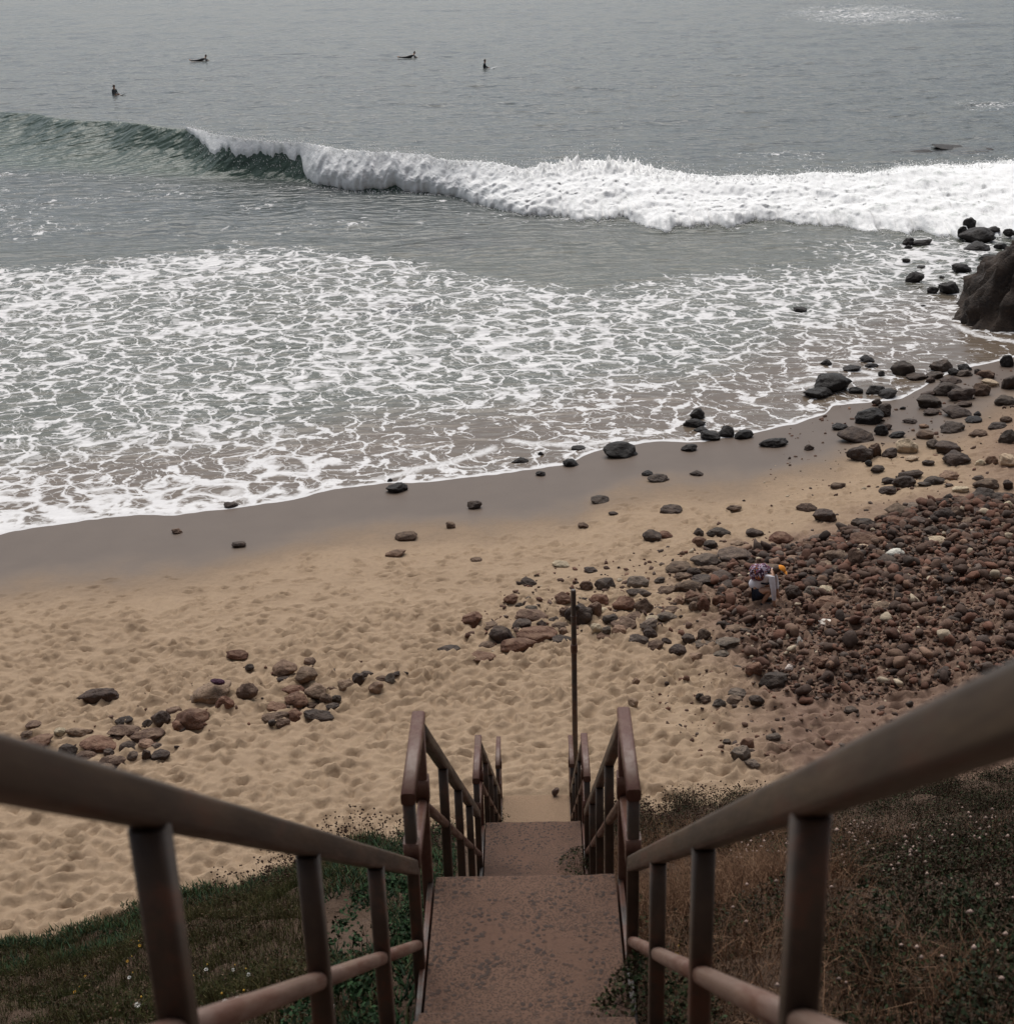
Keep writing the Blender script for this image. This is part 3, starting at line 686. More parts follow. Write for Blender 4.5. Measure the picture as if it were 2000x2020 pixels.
many('pole', 860, 1080, 3.543, [
    (250, 505, 150, 95, 'r'), (375, 550, 130, 65, 'b'), (455, 615, 170, 145, 'u'), (600, 545, 130, 80, 'u'), (665, 480, 220, 80, 'b'), (530, 645, 70, 55, 'g'),
    (700, 610, 280, 120, 'r', dict(label='long reddish brown boulder just left of the pole')), (895, 595, 75, 60, 't'), (880, 645, 130, 60, 'u'), (740, 535, 70, 55, 'u'), (835, 510, 90, 55, 'u'), (870, 550, 120, 55, 'b'),
    (1015, 480, 215, 160, 'u', dict(label='big dark round boulder directly behind the pole', kind='o')), (900, 460, 80, 95, 'b'), (1110, 440, 100, 115, 'b'), (1165, 440, 95, 60, 'c'), (1120, 570, 95, 88, 'c'), (1190, 575, 60, 48, 'g'),
    (1275, 590, 100, 85, 't'), (1170, 620, 110, 55, 't'), (1220, 500, 110, 70, 'u'), (1325, 530, 200, 90, 'b'), (1390, 490, 140, 65, 'b'), (1490, 535, 130, 75, 'g'),
    (1510, 495, 90, 40, 'c'), (1320, 395, 170, 105, 'r'), (1460, 420, 140, 130, 'b'), (1645, 440, 150, 75, 'b'), (1600, 480, 160, 55, 'g'), (1560, 435, 80, 55, 'd'),
    (1150, 360, 140, 88, 'r'), (880, 360, 140, 80, 'r'), (1055, 270, 100, 72, 'b'), (1180, 260, 140, 85, 'd'), (1410, 245, 155, 88, 'g'), (1410, 315, 180, 50, 'u'),
    (1565, 230, 80, 50, 'u'), (1615, 300, 130, 70, 'b'), (1690, 145, 170, 65, 'b'), (1720, 200, 110, 45, 'b'), (1800, 170, 100, 65, 'u'), (1870, 225, 160, 85, 'd'),
    (640, 240, 125, 55, 'u', dict(label='dark flat rock alone on the sand up and left of the pole top')), (525, 358, 105, 65, 'r'), (585, 405, 60, 40, 'u'), (665, 425, 85, 40, 'g'),
    (870, 115, 120, 55, 'c', dict(label='pale cream stone lying alone on the open sand above the pole')), (280, 85, 80, 35, 'b'), (1085, 155, 100, 45, 'd'),
    (320, 765, 190, 85, 'r', dict(kind='a')), (560, 690, 280, 75, 'r', dict(kind='a')), (360, 680, 120, 55, 'b'), (1490, 605, 110, 88, 'd'), (1420, 650, 140, 75, 'u'), (1530, 690, 130, 75, 'b'),
    (1610, 660, 75, 55, 'd'), (1685, 720, 120, 75, 'd'), (1805, 765, 110, 75, 't'), (1770, 645, 110, 75, 'u'), (1865, 615, 100, 85, 'b'), (1870, 680, 110, 55, 'g'),
    (1400, 945, 55, 65, 't', dict(label='small tan stone on the bare sand right of the pole')), (1375, 1095, 80, 82, 't', dict(label='egg shaped tan stone on the sand between pole and right handrail')),
    (1700, 370, 90, 55, 't'), (1800, 350, 120, 85, 'r'), (1870, 400, 100, 110, 'r'), (1800, 410, 90, 65, 'b')])
many('lower', 1400, 1180, 3.188, [
    (-60, 620, 60, 55, 'u'), (-25, 640, 70, 55, 'b'), (60, 670, 85, 70, 'u'), (170, 600, 110, 60, 'g'), (150, 650, 110, 70, 'b'), (290, 640, 100, 70, 'd'), (390, 520, 180, 110, 'd', dict(kind='a')), (280, 450, 110, 90, 'r', dict(kind='a')),
    (200, 980, 140, 110, 'g', dict(kind='a')), (235, 925, 90, 80, 'r'), (400, 875, 90, 55, 'u'), (110, 905, 60, 35, 'u'), (460, 920, 70, 35, 'b'), (390, 985, 90, 45, 'r'), (270, 1040, 110, 45, 'g'),
    (470, 945, 80, 45, 'r'), (885, 705, 90, 62, 'u'), (1195, 640, 65, 50, 'd'), (1255, 668, 48, 40, 'd'), (700, 400, 110, 72, 'r', dict(kind='o')), (660, 450, 50, 48, 'r'), (770, 335, 120, 65, 'd', dict(kind='a')),
    (1370, 235, 105, 70, 'r', dict(kind='o')), (1880, 110, 90, 75, 'b'), (745, 158, 125, 42, 'w', dict(kind='a', label='flat whitish stone slab in the cobbles below the crouching person')), (1070, 55, 115, 58, 'c'), (915, 297, 48, 40, 'c', dict(kind='a')), (563, 275, 40, 60, 'w', dict(kind='a')),
    (90, 172, 95, 58, 'd'), (150, 192, 105, 58, 't'), (225, 210, 95, 50, 'u'), (115, 280, 150, 60, 'g'), (20, 295, 90, 45, 'd'), (160, 445, 75, 38, 'd'), (75, 350, 110, 45, 'g'), (500, 440, 52, 45, 'w', dict(kind='a')), (1130, 210, 80, 50, 'b'), (620, 235, 60, 55, 'd')])
many('person', 1300, 960, 4.7825, [
    (110, 220, 200, 90, 'u', dict(label='dark hump backed rock alone on the sand above the cobbles')), (545, 430, 240, 72, 'u'), (375, 435, 110, 75, 'u'), (370, 530, 140, 95, 'r'), (490, 550, 150, 85, 'd'), (905, 435, 170, 85, 'u'), (1135, 485, 245, 115, 'r'),
    (1385, 195, 195, 85, 'b'), (1570, 280, 240, 130, 'd', dict(kind='a')), (1505, 480, 185, 75, 'g'), (1390, 560, 165, 105, 'r'), (1350, 650, 180, 60, 'u'),
    (715, 665, 310, 165, 'g', dict(label='biggest smooth grey brown boulder at the upper left edge of the cobble bed', kind='o')), (870, 720, 110, 90, 'd'), (435, 695, 260, 125, 'g'), (190, 770, 230, 85, 'b'), (325, 805, 120, 92, 'u'), (500, 790, 230, 85, 'b'),
    (610, 750, 130, 65, 'b'), (770, 810, 140, 120, 'b'), (1020, 790, 300, 135, 'b'), (900, 900, 200, 150, 'r'), (600, 850, 260, 115, 'd'), (430, 895, 230, 115, 'd'), (280, 945, 300, 145, 'b', dict(kind='o')),
    (230, 840, 160, 65, 'b'), (650, 930, 180, 85, 'd'), (770, 895, 150, 85, 'b'), (700, 1000, 170, 85, 'r'), (850, 1010, 130, 100, 'b'), (560, 990, 100, 65, 'b'), (1265, 1010, 180, 180, 'd', dict(label='dark round boulder right beside the crouching person', kind='o')),
    (1430, 990, 170, 105, 'g'), (1580, 985, 170, 92, 'c', dict(kind='a')), (1580, 1100, 320, 120, 'r', dict(label='long flat reddish boulder right of the crouching person', kind='a')), (1720, 900, 180, 150, 't', dict(kind='a')), (1700, 680, 280, 160, 'b'), (1850, 700, 150, 190, 'b'),
    (1400, 730, 200, 85, 'd'), (1290, 690, 200, 75, 't'), (1190, 750, 120, 85, 'r'), (1420, 800, 200, 85, 'b'), (1570, 750, 180, 85, 't'), (1690, 800, 180, 85, 'b'), (1550, 880, 150, 120, 'd'),
    (1420, 880, 130, 85, 'b'), (1740, 410, 130, 60, 'u'), (1860, 350, 100, 110, 'd'), (740, 530, 130, 50, 't'), (700, 200, 150, 45, 'b'), (430, 1080, 140, 120, 't', dict(kind='a')), (560, 1085, 120, 115, 'r', dict(kind='a')), (340, 1070, 170, 95, 'b'), (180, 1090, 80, 80, 't')])
many('upper', 1650, 900, 5.466, [
    (740, 280, 270, 140, 'd'), (570, 270, 160, 85, 'd'), (560, 360, 200, 95, 'd'), (800, 195, 260, 75, 'u'), (1040, 260, 240, 92, 'u'), (950, 300, 160, 65, 'd'), (1200, 210, 220, 100, 't'), (1215, 310, 100, 42, 'u'),
    (1620, 310, 260, 135, 'b'), (1590, 400, 270, 115, 'd'), (1790, 450, 220, 125, 'd'), (1340, 350, 190, 42, 'c', dict(kind='a')), (1530, 235, 130, 55, 'd'), (680, 600, 320, 150, 'b'), (640, 720, 280, 135, 'r'), (300, 720, 270, 135, 'd'),
    (460, 760, 180, 75, 'b'), (830, 540, 180, 75, 'g'), (1040, 535, 200, 85, 'b'), (1190, 490, 120, 75, 'u'), (1340, 500, 180, 115, 'b'), (1480, 510, 130, 120, 'b'), (930, 630, 170, 65, 'u'), (900, 710, 220, 105, 'd'),
    (1160, 650, 280, 180, 'd', dict(label='biggest dark rounded boulder in the upper right rock field', kind='o')), (1310, 620, 150, 150, 'b'), (1490, 600, 220, 85, 'd'), (1590, 720, 170, 115, 'k'), (1430, 690, 200, 65, 'b'), (80, 800, 150, 65, 'u'), (850, 810, 130, 75, 'b'), (1030, 810, 190, 115, 'u'),
    (1270, 830, 240, 85, 'u'), (1580, 830, 140, 85, 'u'), (1790, 760, 190, 95, 'b'), (320, 910, 370, 165, 'r', dict(kind='a')), (280, 990, 140, 75, 'c', dict(kind='a')), (760, 910, 220, 135, 'b'), (1070, 910, 270, 92, 'c', dict(kind='a', label='flat cream slab tilted in the cobbles at right')),
    (640, 1050, 220, 120, 'w', dict(kind='a', label='bright white stone at the top of the cobble bed')), (540, 1140, 290, 135, 'u'), (1455, 1275, 140, 120, 'c', dict(kind='a', label='pale cream stone standing in the cobbles near the right edge')), (1050, 1380, 110, 110, 't'), (475, 1615, 200, 75, 't'), (80, 1350, 160, 135, 't', dict(kind='a')),
    (1850, 540, 130, 110, 'c', dict(kind='a')), (1850, 310, 120, 100, 'd')])
many('shore', 1500, 660, 3.826, [
    (530, 375, 290, 155, 'k', dict(kind='a', water=True, label='biggest black wet boulder at the right end of the waterline')), (445, 440, 235, 98, 'k', dict(kind='a', water=True)), (720, 425, 110, 62, 'k', dict(water=True)), (860, 425, 160, 92, 'k'), (955, 455, 155, 78, 'k'), (1085, 280, 200, 142, 'd', dict(kind='a')),
    (1180, 325, 150, 65, 'd'), (1280, 345, 70, 52, 'd'), (1370, 245, 180, 112, 'd', dict(kind='a')), (1320, 310, 130, 58, 'd'), (1545, 250, 110, 62, 'k'), (1540, 290, 120, 62, 'd'), (1460, 285, 110, 62, 'k'), (1635, 280, 60, 42, 'd'), (1715, 305, 140, 72, 'b'),
    (1440, 345, 160, 52, 'd'), (1400, 415, 230, 112, 'd'), (1260, 450, 100, 48, 'd'), (1515, 450, 200, 122, 'd'), (1280, 515, 210, 102, 'd'), (1290, 585, 140, 42, 'd'), (1540, 525, 110, 52, 'u'), (1480, 590, 230, 92, 'd'), (1640, 600, 60, 38, 'k'), (1605, 645, 120, 38, 'k'),
    (1670, 425, 120, 102, 'b'), (1740, 370, 150, 62, 'c', dict(kind='a')), (1880, 370, 110, 122, 'd'), (1840, 505, 150, 82, 'u'), (1865, 210, 110, 102, 'k'),
    (500, 215, 90, 52, 'k', dict(water=True)), (690, 258, 130, 42, 'k', dict(water=True)), (800, 190, 120, 58, 'k', dict(water=True)), (840, 235, 100, 38, 'k', dict(water=True)), (910, 300, 60, 48, 'k', dict(water=True)),
    (820, 625, 215, 132, 'k', dict(kind='a')), (930, 575, 130, 122, 'd'), (880, 515, 80, 62, 'd'), (595, 695, 130, 52, 'k'), (735, 760, 290, 98, 'u', dict(kind='a', label='flat slate grey slab on the wet sand at right')), (915, 730, 110, 92, 'k'), (955, 700, 80, 52, 'd'), (1030, 760, 120, 52, 'k'), (1075, 555, 50, 26, 'k'), (1130, 655, 110, 34, 'd'),
    (1230, 690, 80, 42, 't'), (1440, 705, 190, 82, 'd'), (1240, 760, 130, 68, 'b'), (1300, 830, 120, 72, 'u'), (1650, 745, 140, 62, 'b'), (1780, 690, 150, 62, 'd'), (1850, 640, 100, 62, 'b'), (1870, 780, 150, 122, 'u'),
    (770, 910, 220, 132, 'd'), (865, 880, 100, 122, 'b'), (975, 895, 130, 82, 'd'), (1105, 850, 170, 122, 'c', dict(kind='a', label='cream and brown speckled boulder among dark rocks')), (1140, 935, 110, 44, 'c', dict(kind='a')), (820, 975, 60, 52, 'k'), (880, 1015, 100, 52, 'u'), (1420, 860, 220, 102, 'd', dict(kind='a')), (1465, 940, 220, 118, 'd', dict(kind='a')),
    (1265, 970, 90, 48, 'd'), (1660, 970, 80, 52, 'c'), (1750, 950, 100, 72, 't'), (1860, 955, 120, 92, 'c'), (105, 820, 220, 52, 'k'), (365, 855, 80, 48, 'd'), (580, 1140, 120, 62, 'b')])
many('wet', 700, 840, 2.733, [
    (230, 335, 120, 62, 'k', dict(kind='a')), (190, 295, 30, 22, 'k'), (645, 430, 75, 52, 'd'), (1425, 135, 190, 92, 'k', dict(kind='o', label='big black dome shaped boulder at the edge of the swash')), (1160, 200, 95, 48, 'k'), (1005, 257, 60, 32, 'k'), (1000, 152, 35, 26, 'k', dict(water=True)),
    (895, 190, 100, 24, 'k', dict(water=True)), (1205, 120, 80, 32, 'k', dict(water=True)), (1805, 118, 90, 48, 'k'), (1575, 258, 60, 28, 'k'), (1630, 283, 120, 38, 'd'), (1845, 257, 80, 24, 'd'), (1320, 400, 120, 42, 'd'), (1390, 472, 55, 28, 'd'), (1230, 540, 55, 32, 'b'),
    (1600, 600, 100, 62, 'u'), (1665, 588, 90, 42, 'r'), (280, 595, 120, 55, 'b', dict(kind='a')), (220, 688, 120, 50, 't'), (655, 722, 60, 28, 'b'), (515, 540, 50, 40, 'b')])
many('wet', 1000, 400, 1.913, [(720, 800, 60, 48, 'k', dict(water=True)), (710, 833, 85, 38, 'k', dict(water=True)), (765, 882, 75, 40, 'k', dict(water=True)), (830, 867, 70, 48, 'k', dict(water=True)), (895, 877, 70, 36, 'k', dict(water=True)), (735, 858, 60, 24, 'k', dict(water=True))])
many('wet', 0, 0, 1, [(455, 997, 26, 14, 'd'), (350, 1048, 22, 12, 'b'), (472, 1074, 28, 14, 'd')])
many('surf', 1750, 400, 6.44, [
    (270, 495, 150, 120, 'k'), (440, 500, 260, 90, 'k'), (265, 560, 110, 52, 'k'), (1060, 270, 180, 150, 'k', dict(bury=.9)), (1160, 410, 460, 190, 'k', dict(label='largest black boulder standing in the surf at the far right')), (950, 390, 110, 160, 'k'), (1345, 345, 200, 90, 'k'), (1550, 380, 150, 95, 'k'),
    (1160, 570, 340, 125, 'k'), (1440, 560, 160, 95, 'k'), (1270, 705, 220, 95, 'k'), (240, 735, 100, 55, 'k'), (430, 810, 110, 34, 'k'), (935, 830, 270, 145, 'k'), (340, 950, 240, 145, 'k'), (690, 940, 80, 30, 'k'),
    (565, 1125, 160, 112, 'k'), (790, 1095, 270, 190, 'k', dict(kind='a')), (460, 1310, 80, 30, 'k')], water=True)
many('surf', 0, 0, 1, [(1885, 291, 96, 12, 'k'), (1812, 300, 50, 7, 'k'), (1935, 295, 46, 9, 'k')], water=True, bury=.1)
many('surf', 1000, 400, 1.913, [(1105, 402, 50, 18, 'k')], water=True)

ZP = dict(left='in the rock piles at far left', middle='in the rock pile left of the stairs', pole='in the rocks around the pole', lower='in the lower cobble bed',
          person='in the cobbles around the person', upper='in the upper right rock field', shore='on the shore below the outcrop', wet='on the smooth sand along the waterline', surf='standing in the surf near the outcrop')
def ordinal(n): return f"{n}{'th' if 10 <= n % 100 <= 20 else {1: 'st', 2: 'nd', 3: 'rd'}.get(n % 10, 'th')}"
for z, lst in ZONES.items():
    cnt = {}
    for px, o, phrase in sorted(lst, key=lambda t: t[0]):
        o['group'] = 'rocks '+ZP[z]
        if 'label' in o.keys(): continue
        cnt[phrase] = cnt.get(phrase, 0)+1
    seen = {}
    for px, o, phrase in sorted(lst, key=lambda t: t[0]):
        if 'label' in o.keys(): continue
        seen[phrase] = seen.get(phrase, 0)+1
        if cnt[phrase] == 1: o['label'] = f'{phrase} {ZP[z]}'
        elif seen[phrase] == 1: o['label'] = f'leftmost {phrase} {ZP[z]}'
        elif seen[phrase] == cnt[phrase]: o['label'] = f'rightmost {phrase} {ZP[z]}'
        else: o['label'] = f'{phrase} {ZP[z]}, {ordinal(seen[phrase])} from left'
NROCK = sum(len(v) for v in ZONES.values())
print('rocks placed', NROCK)

# cobbles and gravel too many to pick apart
def stones(name, pts, radii, cols, sub, seed, label, flat=(.45, .8)):
    bm = bmesh.new(); bmesh.ops.create_icosphere(bm, subdivisions=sub, radius=1); bm.verts.ensure_lookup_table()
    B = np.array([v.co[:] for v in bm.verts]); BF = np.array([[v.index for v in f.verts] for f in bm.faces]); bm.free()
    g = np.random.default_rng(seed); n = len(pts)
    var = np.stack([B*(1+.30*(np.sin(B@g.normal(0, 1.6, 3)+g.uniform(0, 6))*np.cos(B@g.normal(0, 2.2, 3)))[:, None])+g.normal(0, .085, B.shape) for _ in range(24)])
    k = g.integers(0, 24, n); a = g.uniform(0, 2*math.pi, n)
    V = var[k]*np.stack([np.ones(n), g.uniform(.6, .95, n), g.uniform(*flat, n)], -1)[:, None]*radii[:, None, None]
    c, s_ = np.cos(a)[:, None], np.sin(a)[:, None]; x, y = V[..., 0].copy(), V[..., 1].copy()
    tl = g.normal(0, .25, n)[:, None]; V[..., 2] += x*tl
    V[..., 0] = x*c-y*s_; V[..., 1] = x*s_+y*c
    V += pts[:, None]
    F = (np.arange(n)[:, None, None]*len(B)+BF[None]).reshape(-1, 3)
    o = link(name, mesh_np(name, V.reshape(-1, 3), F, M_STONES, True, col=np.repeat(cols, len(B), 0)))
    return tag(o, label, 'stones', kind='stuff')
PPOS = drop(1506, 1203); TAKEN.append((PPOS[0], PPOS[1], .35))
M_STONES = mat_vcol('loose stones', .85, .3, .02, 22)
SCOL = np.array([PAL[c][0] for c in 'dbbrrrugbbrrtb'])
def scat(n, poly_px, rlo, rhi, power, avoid=.75, lo=None, zoff=.05):
    poly = np.array([drop(*p)[:2] for p in poly_px]); a, b = poly.min(0), poly.max(0); out = []
    while len(out) < n:
        xy = rng.uniform(a, b, (4000, 2)); xy = xy[inside(poly, xy[:, 0], xy[:, 1])]
        if lo is not None: xy = xy[rng.random(len(xy)) < lo(xy)]
        out += list(xy)
    xy = np.array(out[:n]); r_ = rlo+(rhi-rlo)*rng.random(n)**power
    tk = np.array(TAKEN); ok = np.ones(n, bool)
    for tx, ty, tr in tk: ok &= np.hypot(xy[:, 0]-tx, xy[:, 1]-ty) > tr*avoid
    xy, r_ = xy[ok], r_[ok]
    z = sandz(xy[:, 0], xy[:, 1])
    c = SCOL[rng.integers(0, len(SCOL), len(xy))]*rng.uniform(.5, 1.2, (len(xy), 1))*np.array([1.04, .97, .95])
    pale = rng.random(len(xy)) < .035; c[pale] = np.array([.48, .39, .28])*rng.uniform(.7, 1.2, (pale.sum(), 1))
    return np.column_stack([xy, z+r_*zoff]), r_, c
P, R_, C_ = scat(3000, COBBLE, .04, .15, 2.6, zoff=.25, lo=lambda xy: np.where(project(np.column_stack([xy, np.full(len(xy), .9)]))[1] > 1190, .38, 1.0))
P[:, 2] += rng.uniform(0, .10, len(P)); _f = np.hypot(P[:, 0]-PPOS[0], P[:, 1]-PPOS[1]+.1) > .62; P, R_, C_ = P[_f], R_[_f], C_[_f]
stones('cobbles', P, R_, C_, 2, 3, 'mixed brown and grey cobbles packed in a bed behind the right handrail')
P, R_, C_ = scat(11000, COBBLE, .016, .055, 1.6, .9, zoff=.3)
stones('gravel', P, R_, C_, 1, 4, 'fine reddish brown gravel between the cobbles at right')
PATCH2 = [(900, 1260), (980, 1170), (1080, 1120), (1230, 1090), (1400, 1060), (1480, 1150), (1440, 1260), (1330, 1290), (1240, 1245), (1050, 1270), (950, 1300)]
P, R_, C_ = scat(420, PATCH2, .025, .085, 2.0)
stones('loose_pebbles', P, R_, C_, 1, 5, 'scattered brown pebbles around the rocks by the pole')
PATCH3 = [(1230, 1350), (1500, 1320), (1900, 1340), (2050, 1330), (2050, 1480), (1560, 1500), (1380, 1500), (1300, 1420)]
P, R_, C_ = scat(800, PATCH3, .010, .07, 3.6)
stones('loose_pebbles', P, R_, C_, 1, 6, 'scattered pebbles on the pinkish dirt below the cobble bed')
PATCH4 = [(1560, 830), (1700, 770), (2050, 720), (2050, 1000), (1800, 1000), (1560, 1060), (1480, 1100), (1330, 1060), (1500, 960)]
P, R_, C_ = scat(420, PATCH4, .015, .09, 2.8)
stones('loose_pebbles', P, R_, C_, 1, 8, 'scattered pebbles between the boulders at upper right')
PATCH5 = [(20, 1440), (250, 1370), (480, 1300), (700, 1300), (790, 1310), (640, 1400), (400, 1480), (200, 1530), (60, 1500)]
P, R_, C_ = scat(120, PATCH5, .015, .06, 2.4)
stones('loose_pebbles', P, R_, C_, 1, 9, 'scattered pebbles around the rock piles at left')

# dark outcrop running out of the frame at right
def outcrop():
    c0 = at(2150, 606, .2); bm = bmesh.new(); bmesh.ops.create_icosphere(bm, subdivisions=6, radius=1)
    off = Vector((3.1, 8.2, 1.4))
    for v in bm.verts:
        p = v.co.copy(); a = math.atan2(p.y, p.x); tp = 1-.42*max(p.z, 0); q = Vector((p.x*5.3*tp, p.y*3.8*tp, p.z*4.6))
        rib = abs(mn.noise(Vector((a*8+q.z*.5, q.z*.25, 2.0))))*1.0
        ns_ = mn.noise(q*.5+off)*.7+mn.noise(q*1.3+off)*.35+mn.noise(q*3.1+off)*.16
        v.co = q+p*(ns_-rib)
    for f in bm.faces: f.smooth = True
    me = bpy.data.meshes.new('rock_outcrop'); bm.to_mesh(me); bm.free(); me.materials.append(M_OUT)
    o = link('rock_outcrop', me, None, (c0[0], c0[1], -.3))
    return tag(o, 'massive dark ribbed rock outcrop rising from the water at the right edge', 'outcrop')
outcrop()

# ------------------------------------------------------------------ plants on the bluff
class Bag:
    def __init__(s): s.V = []; s.F = []; s.C = []; s.n = 0
    def add(s, V, F, C):                       # V (n,k,3) items, F (m,3) per item, C (n,3)
        n, k = V.shape[:2]
        s.F.append((np.arange(n)[:, None, None]*k+F[None]+s.n).reshape(-1, 3)); s.V.append(V.reshape(-1, 3)); s.C.append(np.repeat(C, k, 0)); s.n += n*k
    def mesh(s, name, mat): return mesh_np(name, np.concatenate(s.V), np.concatenate(s.F), mat, False, col=np.concatenate(s.C))
def rnd(a, b, n): return rng.uniform(a, b, n)
def shade(cols, n, lo=.6, hi=1.35):
    c = np.array(cols)[rng.integers(0, len(cols), n)]; return c*rnd(lo, hi, n)[:, None]
def blades(bag, P, h, w_, lean, C):
    n = len(P); a = rnd(0, 2*math.pi, n); dv = np.stack([np.cos(a), np.sin(a), 0*a], -1); b = rnd(0, math.pi, n); sv = np.stack([np.cos(b), np.sin(b), 0*b], -1)*w_[:, None]*.5
    up = np.array([0, 0, 1.0]); mid = P+up*(h*.6)[:, None]+dv*(lean*h*.35)[:, None]; tip = P+up*(h*(1-.25*lean))[:, None]+dv*(lean*h)[:, None]
    V = np.stack([P-sv, P+sv, mid-sv*.8, mid+sv*.8, tip], 1)
    bag.add(V, np.array([(0, 1, 2), (1, 3, 2), (2, 3, 4)]), C)
    return tip
def leaves(bag, P, size, C, up=.5, asp=.5):
    n = len(P); d = rng.normal(0, 1, (n, 3)); d[:, 2] = np.abs(d[:, 2])*up; d /= np.linalg.norm(d, axis=1)[:, None]
    s_ = np.cross(d, rng.normal(0, 1, (n, 3))); s_ /= np.linalg.norm(s_, axis=1)[:, None]
    V = np.stack([P, P+d*(size*.5)[:, None]+s_*(size*asp*.5)[:, None], P+d*size[:, None], P+d*(size*.5)[:, None]-s_*(size*asp*.5)[:, None]], 1)
    bag.add(V, np.array([(0, 1, 2), (0, 2, 3)]), C)
OCT = np.array([(1, 0, 0), (-1, 0, 0), (0, 1, 0), (0, -1, 0), (0, 0, 1), (0, 0, -1)], float)
OCTF = np.array([(0, 2, 4), (2, 1, 4), (1, 3, 4), (3, 0, 4), (2, 0, 5), (1, 2, 5), (3, 1, 5), (0, 3, 5)])
def heads(bag, P, r_, C):
    a = rnd(0, 3, len(P)); O = OCT[None]*r_[:, None, None]*rng.uniform(.7, 1.25, (len(P), 6, 1))
    bag.add(P[:, None]+O, OCTF, C)
def fingers(bag, P, L, r_, C):
    n = len(P); d = rng.normal(0, .55, (n, 3)); d[:, 2] = 1; d /= np.linalg.norm(d, axis=1)[:, None]
    V = []
    for k in range(3):
        a = 2.094*k; V.append(P+np.stack([np.cos(a)*r_, np.sin(a)*r_, 0*r_], -1)+d*(L*.45)[:, None]*.0)
    V.append(P+d*L[:, None]); bag.add(np.stack(V, 1), np.array([(0, 1, 3), (1, 2, 3), (2, 0, 3)]), C)
def spots(n, keep, xr=(-9, 10), yr=(2.0, 20.5)):
    out = []; tot = 0
    for _ in range(200):
        x = rnd(xr[0], xr[1], 20000); y = rnd(yr[0], yr[1], 20000); z = bluff(x, y); el = z-beach(x, y)
        P = np.stack([x, y, z], -1); px, py, dep = project(P)
        ok = (el > -.03) & (np.abs(x) > .62) & (px > -160) & (px < 2160) & (py < 2350) & (dep > 1)
        ok &= keep(px, py, el, x, y)
        out.append(P[ok]); tot += ok.sum()
        if tot >= n: break
    P = np.concatenate(out)[:n]
    return P
def patchy(x, y, s, sc=.9): return fbm(x*sc, y*sc, s, 3)
M_LEAF = mat_vcol('plant leaves', .75, .15, 0, 60); M_DRY = mat_vcol('dry stalks', .9, .1, 0, 60)
LEFT = lambda px: px < 900
bare = lambda px, py: ((px-690)/85)**2+((py-1850)/75)**2 < 1
# dark green ice plant: along the left foot of the bluff and beside the stairs
g = Bag()
P = spots(15000, lambda px, py, el, x, y: LEFT(px) & ~bare(px, py) & (((el < .95+.5*(patchy(x, y, 5)-.5)) & (patchy(x, y, 6, 1.4) > .40)) | ((px > 640) & (patchy(x, y, 7, 1.2) > .42))))
P[:, 2] += rnd(-.02, .14, len(P))*fbm(P[:, 0]*3, P[:, 1]*3, 8, 2)*2
fingers(g, P, rnd(.06, .13, len(P)), rnd(.007, .013, len(P)), shade([(.018, .042, .018), (.026, .055, .020), (.014, .03, .014), (.05, .05, .02)], len(P)))
tag(link('ice_plant', g.mesh('ice_plant', M_LEAF)), 'dark green ice plant mat along the left foot of the bluff', 'ground cover', kind='stuff')
# yellow green grass on the left slope
g = Bag()
P = spots(75000, lambda px, py, el, x, y: LEFT(px) & ~bare(px, py) & (px < 740) & (patchy(x, y, 15) > .2))
h_ = rnd(.06, .22, len(P)); gy = fbm(P[:, 0]*.8, P[:, 1]*.8, 17, 2)[:, None]
blades(g, P, h_, rnd(.003, .007, len(P)), rnd(.1, .8, len(P)), shade([(.055, .070, .020), (.085, .080, .026), (.035, .055, .018)], len(P))*(1-gy*.4)+np.array([.12, .075, .04])*gy*.45)
tag(link('green_grass', g.mesh('green_grass', M_LEAF)), 'short yellow green grass on the slope left of the stairs', 'grass', kind='stuff')
# brownish low scrub, left and right
def scrub(name, n, keep, rl, hl, nl, size, cols, label, twig=(.09, .055, .035)):
    g = Bag(); B = spots(n, keep); n = len(B)
    R_ = rnd(*rl, n); H_ = rnd(*hl, n); k = rng.integers(0, n, nl)
    a = rnd(0, 6.283, nl); q = rnd(0, 1, nl)**.5; hz = rnd(0, 1, nl)**.7
    L = B[k]+np.stack([np.cos(a)*q*R_[k], np.sin(a)*q*R_[k], hz*H_[k]*(1-.75*q*q)], -1)
    tone = rnd(.7, 1.3, n)[k][:, None]
    leaves(g, L, rnd(*size, nl), shade(cols, nl)*tone, .9)
    m_ = nl//14; k = rng.integers(0, n, m_); T = B[k]+np.stack([rng.normal(0, .4, m_)*R_[k], rng.normal(0, .4, m_)*R_[k], 0*R_[k]], -1)
    blades(g, T, H_[k]*rnd(.7, 1.25, m_), rnd(.003, .006, m_), rnd(.1, .6, m_), shade([twig], m_))
    tag(link(name, g.mesh(name, M_LEAF)), label, 'scrub', kind='stuff')
scrub('low_scrub', 620, lambda px, py, el, x, y: LEFT(px) & ~bare(px, py) & (patchy(x, y, 25) > .36), (.12, .3), (.06, .22), 80000, (.012, .030),
      [(.055, .040, .022), (.075, .048, .028), (.035, .045, .018), (.11, .07, .042)], 'brown and olive low scrub on the slope left of the stairs')
RIGHT = lambda px: px > 1200
DRY = lambda px, py: (px < 1640) & (py > 1690+.10*(px-1230)) & (py < 2060)
scrub('dark_scrub', 820, lambda px, py, el, x, y: RIGHT(px) & (~DRY(px, py) | (patchy(x, y, 36, 1.5) > .62)), (.16, .42), (.12, .42), 210000, (.012, .034),
      [(.030, .024, .014), (.045, .030, .018), (.022, .030, .012), (.065, .040, .026), (.03, .045, .016)], 'dark dense dry scrub covering the slope right of the stairs')
